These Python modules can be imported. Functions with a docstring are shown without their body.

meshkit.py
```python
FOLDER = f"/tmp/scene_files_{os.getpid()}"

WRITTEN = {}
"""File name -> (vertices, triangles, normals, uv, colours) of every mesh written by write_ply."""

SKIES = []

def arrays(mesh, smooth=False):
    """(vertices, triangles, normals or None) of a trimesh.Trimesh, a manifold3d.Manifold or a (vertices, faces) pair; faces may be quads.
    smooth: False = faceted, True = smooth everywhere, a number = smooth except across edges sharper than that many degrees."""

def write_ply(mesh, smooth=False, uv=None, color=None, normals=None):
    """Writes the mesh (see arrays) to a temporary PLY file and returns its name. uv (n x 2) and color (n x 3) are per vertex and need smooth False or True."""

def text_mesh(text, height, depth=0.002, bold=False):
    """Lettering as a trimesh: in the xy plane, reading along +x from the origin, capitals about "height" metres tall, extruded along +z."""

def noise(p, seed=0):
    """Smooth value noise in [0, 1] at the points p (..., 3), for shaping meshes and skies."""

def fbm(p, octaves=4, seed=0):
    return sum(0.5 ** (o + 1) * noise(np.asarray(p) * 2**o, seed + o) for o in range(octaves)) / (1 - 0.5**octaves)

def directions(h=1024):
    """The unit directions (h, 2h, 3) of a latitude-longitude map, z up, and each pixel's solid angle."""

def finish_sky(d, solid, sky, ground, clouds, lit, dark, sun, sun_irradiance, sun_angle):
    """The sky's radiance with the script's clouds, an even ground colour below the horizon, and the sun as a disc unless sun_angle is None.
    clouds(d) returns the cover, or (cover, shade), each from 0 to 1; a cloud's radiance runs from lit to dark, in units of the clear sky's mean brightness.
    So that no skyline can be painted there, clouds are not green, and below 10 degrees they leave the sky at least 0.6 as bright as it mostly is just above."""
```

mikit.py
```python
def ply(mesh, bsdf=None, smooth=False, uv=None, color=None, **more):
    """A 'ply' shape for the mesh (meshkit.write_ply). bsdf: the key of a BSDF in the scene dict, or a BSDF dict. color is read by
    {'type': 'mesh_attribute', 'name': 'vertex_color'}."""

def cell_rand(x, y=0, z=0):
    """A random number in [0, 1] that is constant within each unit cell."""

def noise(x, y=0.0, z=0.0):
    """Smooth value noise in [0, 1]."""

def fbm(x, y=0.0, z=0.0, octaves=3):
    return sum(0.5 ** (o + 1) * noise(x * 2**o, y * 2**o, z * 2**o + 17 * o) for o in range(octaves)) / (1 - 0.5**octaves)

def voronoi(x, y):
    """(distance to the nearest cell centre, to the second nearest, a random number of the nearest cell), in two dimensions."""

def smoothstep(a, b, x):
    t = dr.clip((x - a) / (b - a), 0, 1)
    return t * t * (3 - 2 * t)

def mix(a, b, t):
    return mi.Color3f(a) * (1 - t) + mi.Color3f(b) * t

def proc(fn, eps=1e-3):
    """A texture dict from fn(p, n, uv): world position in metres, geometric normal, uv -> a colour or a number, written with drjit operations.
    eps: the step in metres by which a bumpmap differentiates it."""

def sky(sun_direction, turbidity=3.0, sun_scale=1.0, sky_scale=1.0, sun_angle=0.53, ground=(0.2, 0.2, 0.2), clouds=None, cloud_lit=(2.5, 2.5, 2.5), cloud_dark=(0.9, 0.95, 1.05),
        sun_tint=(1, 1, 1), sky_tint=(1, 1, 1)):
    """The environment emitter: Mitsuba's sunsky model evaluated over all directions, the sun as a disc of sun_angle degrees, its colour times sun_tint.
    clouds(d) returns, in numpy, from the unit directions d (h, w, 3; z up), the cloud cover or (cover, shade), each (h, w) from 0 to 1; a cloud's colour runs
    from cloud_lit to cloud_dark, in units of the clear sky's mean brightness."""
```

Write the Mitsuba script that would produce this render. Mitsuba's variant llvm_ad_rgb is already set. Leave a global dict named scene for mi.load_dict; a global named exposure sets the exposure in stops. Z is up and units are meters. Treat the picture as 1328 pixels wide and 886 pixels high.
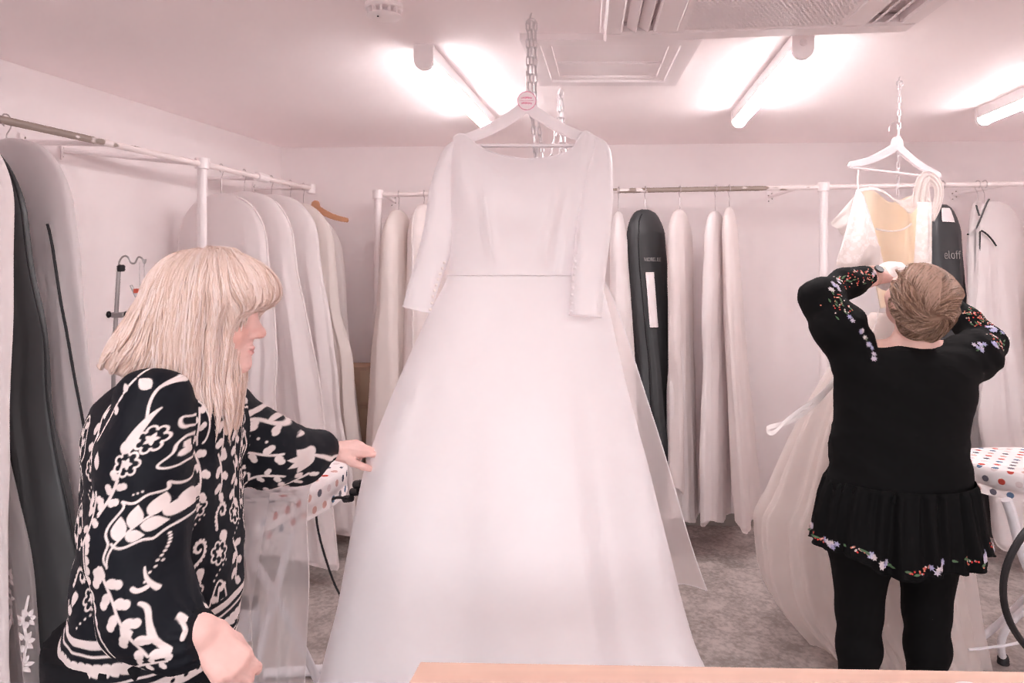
import math, numpy as np, trimesh, shapely, drjit as dr, mitsuba as mi, mikit, meshkit
from shapely.geometry import Polygon, LineString, Point, box as sbox
from shapely.ops import unary_union
from mikit import proc, fbm, noise, smoothstep, mix

T = mi.ScalarTransform4f
scene, labels = {}, {}
F, CX, HY, H = 885.0, 664.0, 352.0, 1.53          # focal length in pixels, principal point, camera height in metres

# ---------------------------------------------------------------- camera, sky, exposure
scene['camera'] = {
    'type': 'perspective', 'fov': 2 * math.degrees(math.atan(664 / F)), 'fov_axis': 'x', 'near_clip': 0.05, 'far_clip': 60.0,
    'principal_point_offset_x': 0.0, 'principal_point_offset_y': (443 - HY) / 886,
    'to_world': T().look_at(origin=[0, 0, H], target=[0, 1, H], up=[0, 0, 1]),
}
exposure = 3.27
scene['sky'] = mikit.sky((0.25, 0.75, 0.62), turbidity=5.0, sun_scale=0.0, sky_scale=4.0, ground=(0.3, 0.3, 0.3),
                         clouds=lambda d: (0.92 + 0 * d[..., 0], 0.15 + 0.35 * meshkit.fbm(d * 3.0, 3)), cloud_lit=(1.55, 1.5, 1.5), cloud_dark=(1.1, 1.08, 1.1))
SKY = 1.0
TUBE = (4.7, 4.42, 4.42)                             # radiance of the strip lights' diffusers
rng = np.random.default_rng(7)

# ---------------------------------------------------------------- helpers
def P(px, py, Y):
    return np.array([(px - CX) / F * Y, Y, H - (py - HY) / F * Y])

def num(name):
    if name not in scene and not any(k.startswith(name + '__') for k in scene):
        return name
    i = 1
    while f'{name}_{i:03d}' in scene or any(k.startswith(f'{name}_{i:03d}__') for k in scene):
        i += 1
    return f'{name}_{i:03d}'

def add(key, mesh, bsdf, smooth=30, **kw):
    scene[key] = mikit.ply(mesh, bsdf, smooth, **kw)
    return key

def part(parent, name, mesh, bsdf, smooth=30, label=None, kind=None, **kw):
    key = num(f'{parent}__{name}')
    add(key, mesh, bsdf, smooth, **kw)
    if label or kind:
        labels[key] = {k: v for k, v in (('label', label), ('kind', kind)) if v}
    return key

def tag(key, label, cat, group=None):
    labels[key] = {'label': label, 'category': cat}
    if group:
        labels[key]['group'] = group
    return key

def struct(key, mesh, bsdf, smooth=False):
    add(key, mesh, bsdf, smooth)
    labels[key] = {'kind': 'structure'}
    return key

def cat(*ms):
    return trimesh.util.concatenate([m for m in ms])

def box(lo, hi, bev=0.003):
    lo, hi = np.minimum(lo, hi).astype(float), np.maximum(lo, hi).astype(float)
    b = min(bev, 0.45 * (hi - lo).min())
    pts = []
    for s in np.ndindex(2, 2, 2):
        c = np.where(np.array(s) == 1, hi, lo)
        d = np.where(np.array(s) == 1, -1, 1) * b
        for k in range(3):
            q = c + d
            q[k] = c[k]
            pts.append(q)
    return trimesh.Trimesh(np.array(pts)).convex_hull

def rotz(mesh, deg, about=(0, 0, 0)):
    m = mesh.copy()
    m.apply_transform(trimesh.transformations.rotation_matrix(math.radians(deg), [0, 0, 1], about))
    return m

def move(mesh, v):
    m = mesh.copy(); m.apply_translation(v); return m

def spline(pts, n):
    from scipy.interpolate import CubicSpline, PchipInterpolator
    pts = np.asarray(pts, float)
    t = np.concatenate([[0], np.cumsum(np.linalg.norm(np.diff(pts, axis=0), axis=1) ** 0.5)])
    u = np.linspace(0, t[-1], n)
    return np.stack([(CubicSpline(t, pts[:, k]) if len(pts) > 2 else PchipInterpolator(t, pts[:, k]))(u) for k in range(pts.shape[1])], 1)

def curve(xs, ys):
    from scipy.interpolate import PchipInterpolator
    return PchipInterpolator(xs, ys)

def grid_faces(m, n, wrap=False, base=0):
    i, j = np.meshgrid(np.arange(m - 1), np.arange(n if wrap else n - 1), indexing='ij')
    j2 = (j + 1) % n
    return base + np.stack([i * n + j, i * n + j2, (i + 1) * n + j2, (i + 1) * n + j], -1).reshape(-1, 4)

def tri(v, q):
    q = np.asarray(q)
    return trimesh.Trimesh(v, np.vstack([q[:, [0, 1, 2]], q[:, [0, 2, 3]]]), process=False)

def loft(rings, caps=True):
    """rings (m, n, 3): closed sections."""
    rings = np.asarray(rings, float)
    m, n, _ = rings.shape
    v = rings.reshape(-1, 3)
    mesh = tri(v, grid_faces(m, n, True))
    f = mesh.faces
    if caps:
        c0, c1 = rings[0].mean(0), rings[-1].mean(0)
        v = np.vstack([v, c0, c1])
        j = np.arange(n)
        f = np.vstack([f, np.stack([(j + 1) % n, j, np.full(n, m * n)], 1), np.stack([(m - 1) * n + j, (m - 1) * n + (j + 1) % n, np.full(n, m * n + 1)], 1)])
    return trimesh.Trimesh(v, f, process=False)

def sheet(g, thick=0.0):
    """g (m, n, 3): an open surface; with thickness it becomes a closed slab."""
    g = np.asarray(g, float)
    m, n, _ = g.shape
    if not thick:
        return tri(g.reshape(-1, 3), grid_faces(m, n))
    du, dv = np.gradient(g, axis=1), np.gradient(g, axis=0)
    nn = np.cross(du, dv)
    nn /= np.linalg.norm(nn, axis=2, keepdims=True) + 1e-12
    rings = np.concatenate([g + nn * thick / 2, (g - nn * thick / 2)[:, ::-1]], 1)
    return loft(rings, True) if False else _slab(g + nn * thick / 2, g - nn * thick / 2)

def _slab(a, b):
    m, n, _ = a.shape
    v = np.vstack([a.reshape(-1, 3), b.reshape(-1, 3)])
    q = [grid_faces(m, n), grid_faces(m, n, base=m * n)[:, ::-1]]
    N = m * n
    i = np.arange(n - 1); q.append(np.stack([i + 1, i, N + i, N + i + 1], 1)); e = (m - 1) * n
    q.append(np.stack([e + i, e + i + 1, N + e + i + 1, N + e + i], 1))
    i = np.arange(m - 1) * n; q.append(np.stack([i, i + n, N + i + n, N + i], 1)); i = i + n - 1
    q.append(np.stack([i + n, i, N + i, N + i + n], 1))
    return tri(v, np.vstack(q))

def tube(pts, r, n=10, closed=False):
    p = np.asarray(pts, float)
    r = np.broadcast_to(r, (len(p),)).astype(float)
    if closed:
        t = np.roll(p, -1, 0) - np.roll(p, 1, 0)
    else:
        t = np.gradient(p, axis=0)
    t /= np.linalg.norm(t, axis=1, keepdims=True) + 1e-12
    a = np.cross(t[0], [0, 0, 1.0] if abs(t[0][2]) < 0.9 else [1.0, 0, 0]); a /= np.linalg.norm(a)
    A = []
    for k in range(len(p)):
        a = a - t[k] * (a @ t[k]); a /= np.linalg.norm(a); A.append(a)
    A = np.array(A); B = np.cross(t, A)
    ang = np.arange(n) * 2 * np.pi / n
    rings = p[:, None] + r[:, None, None] * (np.cos(ang)[None, :, None] * A[:, None] + np.sin(ang)[None, :, None] * B[:, None])
    if closed:
        m = len(p)
        q = grid_faces(m, n, True)
        q = np.vstack([q, np.stack([(m - 1) * n + np.arange(n), (m - 1) * n + (np.arange(n) + 1) % n, (np.arange(n) + 1) % n, np.arange(n)], 1)])
        return tri(rings.reshape(-1, 3), q)
    return loft(rings)

def cyl(a, b, r, n=20):
    return tube([a, b], r, n)

def lathe(prof, n=32, centre=(0, 0, 0), axis='z'):
    prof = np.asarray(prof, float)
    ang = np.arange(n) * 2 * np.pi / n
    rings = np.stack([prof[:, 0, None] * np.cos(ang), prof[:, 0, None] * np.sin(ang), np.repeat(prof[:, 1, None], n, 1)], -1)
    m = loft(rings)
    if axis == 'y':
        m.apply_transform(trimesh.transformations.rotation_matrix(math.pi / 2, [1, 0, 0]))
    m.apply_translation(centre)
    return m

def ellipsoid(c, r, sub=2):
    m = trimesh.creation.icosphere(subdivisions=sub)
    m.apply_scale(r); m.apply_translation(c)
    return m

def extrude(poly, h):
    ms = [trimesh.creation.extrude_polygon(g, h, engine='earcut') for g in getattr(poly, 'geoms', [poly]) if g.area > 1e-10]
    return cat(*ms)

# ---------------------------------------------------------------- implicit surfaces for bodies and clothes
def smin(a, b, k):
    h = np.maximum(k - np.abs(a - b), 0) / k
    return np.minimum(a, b) - h * h * k * 0.25

def smax(a, b, k):
    return -smin(-a, -b, k)

def local(f, p, c, r):
    """f near c only, far off elsewhere."""
    d = np.full(len(p), 1.0); k = np.linalg.norm(p - c, axis=1) < r
    if k.any():
        d[k] = f(p[k])
    return d

def cone(p, a, b, ra, rb):
    a, b = np.asarray(a, float), np.asarray(b, float)
    ab = b - a
    t = np.clip((p - a) @ ab / (ab @ ab), 0, 1)
    return np.linalg.norm(p - a - t[:, None] * ab, axis=1) - (ra + (rb - ra) * t)

def ell(p, c, r, R=None):
    q = p - np.asarray(c, float)
    if R is not None:
        q = q @ R
    r = np.asarray(r, float)
    k0 = np.linalg.norm(q / r, axis=1); k1 = np.linalg.norm(q / r ** 2, axis=1)
    return k0 * (k0 - 1) / np.maximum(k1, 1e-9)

_STACKS = {}
def stack(p, zs, cx, cy, a, b):
    """A vertical stack of elliptic sections."""
    z = np.clip(p[:, 2], zs[0], zs[-1])
    key = (id(zs), len(zs), float(zs[0]), float(np.sum(a)))
    if key not in _STACKS:
        _STACKS[key] = curve(zs, np.stack([cx, cy, a, b], 1))
    X, Y, A, B = _STACKS[key](z).T
    q = np.sqrt(((p[:, 0] - X) / A) ** 2 + ((p[:, 1] - Y) / B) ** 2)
    d = (q - 1) * np.minimum(A, B)
    return np.maximum(d, np.maximum(zs[0] - p[:, 2], p[:, 2] - zs[-1]))

def surf(f, lo, hi, h, snap=2):
    """Surface nets of f < 0 over the box; only blocks near the surface are sampled finely."""
    lo, hi = np.asarray(lo, float), np.asarray(hi, float)
    nb = np.ceil((hi - lo) / (4 * h)).astype(int)
    n = nb * 4
    c = np.stack(np.meshgrid(*[np.arange(k) for k in nb], indexing='ij'), -1).reshape(-1, 3)
    cv = f(lo + (c * 4 + 1.5) * h)
    vals = np.repeat(np.repeat(np.repeat(cv.reshape(nb), 4, 0), 4, 1), 4, 2).astype(np.float32)
    near = c[np.abs(cv) < 4 * h * 2.2]
    off = np.stack(np.meshgrid(*[np.arange(4)] * 3, indexing='ij'), -1).reshape(-1, 3)
    for s in range(0, len(near), 6000):
        idx = (near[s:s + 6000, None] * 4 + off[None]).reshape(-1, 3)
        vals[idx[:, 0], idx[:, 1], idx[:, 2]] = f(lo + idx * h)
    ins = vals < 0
    cells = tuple(k - 1 for k in n)
    cnt = np.zeros(cells, np.int8)
    sl = lambda o, m=cells: tuple(slice(o[k], o[k] + m[k]) for k in range(3))
    corners = list(np.ndindex(2, 2, 2))
    for o in corners:
        cnt += ins[sl(o)]
    act = (cnt > 0) & (cnt < 8)
    ci = np.argwhere(act)
    index = np.full(cells, -1, np.int64); index[act] = np.arange(len(ci))
    acc, w = np.zeros((len(ci), 3)), np.zeros(len(ci))
    for o in corners:
        for ax in range(3):
            if o[ax]:
                continue
            e = np.array(o); g = e.copy(); g[ax] = 1
            va, vb = vals[tuple((ci + e).T)], vals[tuple((ci + g).T)]
            cr = (va < 0) != (vb < 0)
            t = va[cr] / (va[cr] - vb[cr])
            pt = ci[cr] + e; pt = pt.astype(float); pt[:, ax] += t
            acc[cr] += pt; w[cr] += 1
    v = lo + acc / w[:, None] * h
    faces = []
    for ax in range(3):
        u, x = [k for k in range(3) if k != ax]
        a = np.moveaxis(ins, ax, 0); b = a[1:] != a[:-1]
        e = np.argwhere(b)
        ii = np.zeros((len(e), 3), int); ii[:, ax] = e[:, 0]; ii[:, u] = e[:, 1]; ii[:, x] = e[:, 2]
        ok = (ii[:, u] > 0) & (ii[:, x] > 0) & (ii[:, u] < cells[u]) & (ii[:, x] < cells[x])
        ii = ii[ok]
        q = []
        for du, dx in ((1, 1), (0, 1), (0, 0), (1, 0)):
            k = ii.copy(); k[:, u] -= du; k[:, x] -= dx
            q.append(index[tuple(k.T)])
        q = np.stack(q, 1)
        flip = ins[tuple(ii.T)] ^ (ax == 1)
        faces.append(np.where(flip[:, None], q, q[:, ::-1]))
    q = np.vstack(faces)
    for _ in range(snap):
        e = h * 0.2
        d = f(v)
        g = np.stack([f(v + e * np.eye(3)[k]) - d for k in range(3)], 1) / e
        v = v - np.clip(d / np.maximum((g * g).sum(1), 0.2), -h * 0.5, h * 0.5)[:, None] * g * 0.8
    m = tri(v, q)
    if m.volume < 0:
        m.invert()
    return m

def grad(f, v, e=1e-3):
    d = f(v)
    g = np.stack([f(v + e * np.eye(3)[k]) - d for k in range(3)], 1)
    return g / (np.linalg.norm(g, axis=1, keepdims=True) + 1e-12)

# ---------------------------------------------------------------- materials
def pr(c, rough=0.6, spec=0.4, **kw):
    c = c if isinstance(c, dict) else {'type': 'rgb', 'value': list(c)}
    return {'type': 'twosided', 'bsdf': {'type': 'principled', 'base_color': c, 'roughness': rough, 'specular': spec, **kw}}

def mat(key, d):
    scene['mat_' + key] = d

def vary(c, amt, s, seed=0.0):
    c = np.array(c)
    return proc(lambda p, n, uv: mix((c * (1 - amt)).tolist(), (c * (1 + amt)).tolist(), fbm(p.x * s + seed, p.y * s, p.z * s, 3)))

WALL = (0.85, 0.785, 0.79)
mat('wall', pr(vary(WALL, 0.02, 3), 0.75, 0.25))
mat('ceiling', pr(vary((0.86, 0.785, 0.79), 0.015, 2), 0.85, 0.2))
mat('carpet', {'type': 'twosided', 'bsdf': {'type': 'bumpmap', 'scale': 0.004, 'arbitrary': proc(lambda p, n, uv: fbm(p.x * 180, p.y * 180, 0, 2), 2e-3),
    'bsdf': {'type': 'diffuse', 'reflectance': proc(lambda p, n, uv: mix((0.29, 0.25, 0.235), (0.53, 0.47, 0.45), smoothstep(0.22, 0.78, 0.55 * fbm(p.x * 7, p.y * 9, 0, 4) + 0.45 * fbm(p.x * 70, p.y * 70, 3, 3))))}}})
mat('skirting', pr((0.30, 0.27, 0.25), 0.8))
mat('plastic', pr((0.82, 0.755, 0.76), 0.35, 0.5))
mat('unit', pr((0.79, 0.725, 0.735), 0.4, 0.5))
mat('dark', pr((0.035, 0.033, 0.035), 0.6))
mat('black_plastic', pr((0.012, 0.012, 0.014), 0.35, 0.5))
mat('tube_off', pr((0.9, 0.88, 0.88), 0.4))
mat('steel', pr((0.62, 0.58, 0.58), 0.28, 0.5, metallic=1.0))
mat('grey_metal', pr((0.42, 0.40, 0.40), 0.35, 0.5, metallic=0.7))
mat('rail', pr(proc(lambda p, n, uv: mix((0.80, 0.72, 0.71), (0.30, 0.24, 0.21), smoothstep(0.42, 0.58, 0.9 * (noise(p.x * 30, p.y * 30, p.z * 60) - 0.5) + 0.5 + dr.maximum(dr.select(p.x < -0.9, (2.62 - p.y) * 1.6, mi.Float(-9)), dr.select(p.x > -0.5, 0.55 - 1.4 * dr.abs(p.x - 1.0), mi.Float(-9)))))), 0.4, 0.5))
mat('glass', {'type': 'thindielectric'})

# ---------------------------------------------------------------- the room
CEIL = 2.30
bw = lambda X: 4.18 - 0.05 * X                      # back wall
lw = lambda Y: -1.859 + 0.236 * (Y - 2.478)         # left wall
XR, YF = 3.9, -2.6
def prism(poly, z0, z1):
    m = extrude(Polygon(poly), z1 - z0); m.apply_translation([0, 0, z0]); return m
yc = 4.27; xc = lw(yc); xf = lw(YF)
struct('floor', prism([(xf - .2, YF - .2), (XR + .2, YF - .2), (XR + .2, 4.5), (xc - .2, 4.5)], -0.12, 0.0), 'mat_carpet')
struct('ceiling', prism([(xf - .2, YF - .2), (XR + .2, YF - .2), (XR + .2, 4.5), (xc - .2, 4.5)], CEIL, CEIL + 0.15), 'mat_ceiling')
struct('wall_back', prism([(xc, bw(xc)), (XR, bw(XR)), (XR, bw(XR) + .12), (xc - .12, bw(xc) + .12)], 0, CEIL), 'mat_wall')
struct('wall_left', prism([(xf, YF), (xc, bw(xc)), (xc - .12, bw(xc)), (xf - .12, YF)], 0, CEIL), 'mat_wall')
struct('wall_right', box((XR, YF, 0), (XR + .12, bw(XR), CEIL), 0), 'mat_wall')
WX0, WX1, WZ0, WZ1 = -1.7, 2.5, 0.35, 2.1
front = [box((xf, YF - .12, 0), (XR, YF, WZ0), 0), box((xf, YF - .12, WZ1), (XR, YF, CEIL), 0), box((xf, YF - .12, WZ0), (WX0, YF, WZ1), 0), box((WX1, YF - .12, WZ0), (XR, YF, WZ1), 0)]
struct('wall_front', cat(*front), 'mat_wall')
fr = [box((WX0, YF - .1, WZ0), (WX1, YF - .03, WZ0 + .05)), box((WX0, YF - .1, WZ1 - .05), (WX1, YF - .03, WZ1)), box((WX0, YF - .1, WZ0), (WX0 + .05, YF - .03, WZ1)), box((WX1 - .05, YF - .1, WZ0), (WX1, YF - .03, WZ1)), box((.38, YF - .1, WZ0), (.43, YF - .03, WZ1))]
struct('window_1', cat(*fr), 'mat_plastic')
for x0, x1 in ((WX0 + .05, .38), (.43, WX1 - .05)):
    part('window_1', 'pane', tri(np.array([(x0, YF - .065, WZ0 + .05), (x1, YF - .065, WZ0 + .05), (x1, YF - .065, WZ1 - .05), (x0, YF - .065, WZ1 - .05)], float), [[0, 1, 2, 3]]), 'mat_glass', False)
skb = lambda x0, x1: prism([(x0, bw(x0) - .012), (x1, bw(x1) - .012), (x1, bw(x1)), (x0, bw(x0))], 0, 0.07)
struct('baseboard_back', skb(xc + .02, XR - .01), 'mat_skirting')
struct('baseboard_left', prism([(xf, YF), (lw(4.2), 4.2), (lw(4.2) + .012, 4.2), (xf + .012, YF)], 0, 0.07), 'mat_skirting')

# ---------------------------------------------------------------- strip lights
def strip_light(near, far, label, logo=False):
    key = num('strip_light')
    a, b = np.array([*near, 0.0]), np.array([*far, 0.0])
    L = np.linalg.norm(b - a); yaw = math.degrees(math.atan2(-(b - a)[0], (b - a)[1]))
    place = lambda m: move(rotz(m, yaw), (a[0], a[1], CEIL))
    def prof(w, z0, z1, n=12):     # flat top, round bottom
        r = w / 2
        ang = np.linspace(0, np.pi, n)
        return Polygon([(-r, z0)] + [(-r * math.cos(t), z1 + r - r * math.sin(t)) for t in ang] + [(r, z0)])
    def ext(poly, y0, y1):
        m = extrude(poly, y1 - y0)
        m.apply_transform(np.array([[1, 0, 0, 0], [0, 0, 1, y0], [0, 1, 0, 0], [0, 0, 0, 1.0]])); m.invert() if m.volume < 0 else None
        return m
    part(key, 'housing', place(box((-.0295, .02, -.05), (.0295, L - .02, 0), .002)), 'mat_plastic')
    ang = np.linspace(0, np.pi, 11)
    ring = [(-.030 * math.cos(t), -.052 - .030 * math.sin(t)) for t in ang]
    ring = [(-.030, -.0505)] + ring + [(.030, -.0505)]
    g = np.array([[(x, y, z) for x, z in ring] for y in (.021, L - .021)])
    m = sheet(g); v = m.vertices; mid = np.array([0, L / 2, -.04])
    if ((m.triangles_center - mid) * [1, 0, 1] * m.face_normals).sum() < 0:
        m.invert()
    k = part(key, 'diffuser', place(m), 'mat_tube_off', False, label='glowing white tube diffuser')
    scene[k]['emitter'] = {'type': 'area', 'radiance': {'type': 'rgb', 'value': list(TUBE)}}
    for y0, y1 in ((0, .022), (L - .022, L)):
        part(key, 'end_cap', place(ext(prof(.068, 0, -.087), y0, y1)), 'mat_plastic', 30)
    if logo:
        t = np.linspace(0, 2 * np.pi, 24, endpoint=False)
        part(key, 'cap_ring', place(tube(np.stack([.011 * np.cos(t), 0 * t - .001, -.035 + .011 * np.sin(t)], 1), .0015, 6, True)), 'mat_unit')
    tag(key, label, 'strip light')
    return key
D = lambda n, f, k: (n[0] + (n[0] - f[0]) * k, n[1] + (n[1] - f[1]) * k)
L1, L2, L3 = [((-.30, 2.31), (-.115, 3.40)), ((.935, 2.19), (1.085, 3.27)), ((2.05, 2.13), (2.22, 3.22))]
strip_light(*L1, 'glowing white strip light on the ceiling left of the hanging long-sleeved wedding dress')
strip_light(*L2, 'glowing white strip light with a ring on its end cap, behind the air conditioning unit', True)
strip_light(*L3, 'glowing white strip light cut off by the right edge of the photo')
for (n, f), w_ in ((L1, 'left'), (L3, 'right')):
    strip_light(D(n, f, 2.2), D(n, f, 1.2), f'strip light on the ceiling towards the window, {w_} one of the two')
strip_light((.5, -1.9), (.65, -.8), 'strip light on the ceiling near the window, out of the picture')

# ---------------------------------------------------------------- ceiling: air conditioner, vent frame, smoke detector
ac = 'air_conditioner'
acx0, acx1, acy0, acy1 = .285, 1.19, 1.18, 2.10
def frame(x0, x1, y0, y1, w, z0, z1):
    return [box((x0, y0, z0), (x1, y0 + w, z1)), box((x0, y1 - w, z0), (x1, y1, z1)), box((x0, y0 + w, z0), (x0 + w, y1 - w, z1)), box((x1 - w, y0 + w, z0), (x1, y1 - w, z1))]
acm = lambda m: rotz(m, -6, ((acx0 + acx1) / 2, acy1, 0))
gx0, gx1, gy0, gy1 = acx0 + .22, acx1 - .22, acy0 + .22, acy1 - .075
part(ac, 'rim', acm(cat(*frame(acx0 - .012, acx1 + .012, acy0 - .012, acy1 + .012, .04, CEIL - .018, CEIL))), 'mat_unit')
part(ac, 'panel', acm(cat(*[box((acx0, acy0, CEIL - .052), (acx1, gy0, CEIL - .016), .008), box((acx0, gy1, CEIL - .052), (acx1, acy1, CEIL - .016), .008),
     box((acx0, gy0, CEIL - .052), (acx0 + .055, gy1, CEIL - .016), .006), box((acx1 - .055, gy0, CEIL - .052), (acx1, gy1, CEIL - .016), .006),
     box((gx0 - .075, gy0, CEIL - .052), (gx0, gy1, CEIL - .016), .006), box((gx1, gy0, CEIL - .052), (gx1 + .075, gy1, CEIL - .016), .006)])), 'mat_unit')
part(ac, 'cavity', acm(box((acx0 + .02, acy0 + .02, CEIL - .012), (acx1 - .02, acy1 - .02, CEIL - .006), 0)), 'mat_unit')
for sx in (acx0 + .055, acx1 - .145):
    for k in range(2):
        lv = box((-.017, gy0 + .005, -.002), (.017, gy1 - .005, .002), .001)
        lv.apply_transform(trimesh.transformations.rotation_matrix(math.radians(34 if sx < .6 else -34), [0, 1, 0]))
        part(ac, 'louvre', acm(move(lv, (sx + .026 + k * .037, 0, CEIL - .040))), 'mat_unit')
plate = sbox(gx0, gy0, gx1, gy1)
holes = []
px_ = .0135
for j, yy in enumerate(np.arange(gy0 + .02, gy1 - .012, px_ * .87)):
    for xx in np.arange(gx0 + .02 + (j % 2) * px_ / 2, gx1 - .012, px_):
        holes.append([(xx + .0045 * math.cos(t), yy + .0045 * math.sin(t)) for t in np.arange(6) * math.pi / 3])
grille = extrude(Polygon(plate.exterior.coords, holes), .003)
part(ac, 'grille', acm(move(grille, (0, 0, CEIL - .049))), 'mat_unit', False, label='perforated intake grille')
tag(ac, 'white square air conditioning cassette with a perforated grille on the ceiling', 'air conditioner')

vn = 'ceiling_vent'
va, vb, vc, vd = P(674, 45, 885 * .765 / 307), P(911, 45, 885 * .765 / 307), P(876, 106, 885 * .765 / 246), P(700, 106, 885 * .765 / 246)
def vq(u, v): return (va * (1 - u) + vb * u) * (1 - v) + (vd * (1 - u) + vc * u) * v
def bar(u0, u1, v0, v1, z0, z1, bev=.004):
    pts = [np.array([*vq(u, v)[:2], z]) for u in (u0, u1) for v in (v0, v1) for z in (z0, z1)]
    return trimesh.Trimesh(np.array(pts)).convex_hull
for u0, u1, v0, v1 in ((0, 1, 0, .10), (0, 1, .90, 1), (0, .10, .1, .9), (.90, 1, .1, .9)):
    part(vn, 'frame_bar', bar(u0, u1, v0, v1, CEIL - .022, CEIL), 'mat_unit')
for u0, u1, v0, v1 in ((.1, .9, .1, .16), (.1, .9, .84, .9), (.1, .16, .16, .84), (.84, .9, .16, .84)):
    part(vn, 'inner_lip', bar(u0, u1, v0, v1, CEIL - .013, CEIL), 'mat_plastic')
part(vn, 'flap', bar(.16, .84, .16, .84, CEIL - .005, CEIL), 'mat_unit')
part(vn, 'slat', bar(.17, .83, .52, .56, CEIL - .012, CEIL - .004), 'mat_unit')
tag(vn, 'square white framed vent set in the ceiling behind the hanging chain', 'vent')

sd = 'smoke_detector'
c = np.array([(498 - CX) / F * 1.97, 1.97, CEIL])
part(sd, 'base', lathe([(0.0, 0), (.054, 0), (.054, -.012), (.050, -.016), (0, -.016)], 40, c), 'mat_plastic')
part(sd, 'chamber', lathe([(0, -.016), (.018, -.016), (.018, -.034), (0, -.034)], 24, c), 'mat_plastic')
for k in range(12):
    t = k * math.pi / 6
    m = box((.034, -.003, -.036), (.049, .003, -.014), .001)
    part(sd, 'rib', move(rotz(m, math.degrees(t)), c), 'mat_plastic')
part(sd, 'cover', lathe([(0, -.048), (.022, -.047), (.040, -.041), (.049, -.034), (.048, -.032), (0, -.032)], 40, c), 'mat_plastic')
part(sd, 'indicator', ellipsoid(c + [-.012, -.030, -.0445], (.003, .003, .002), 1), 'mat_dark')
tag(sd, 'round white smoke detector with dark side slots at the top of the picture', 'smoke detector')

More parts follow.
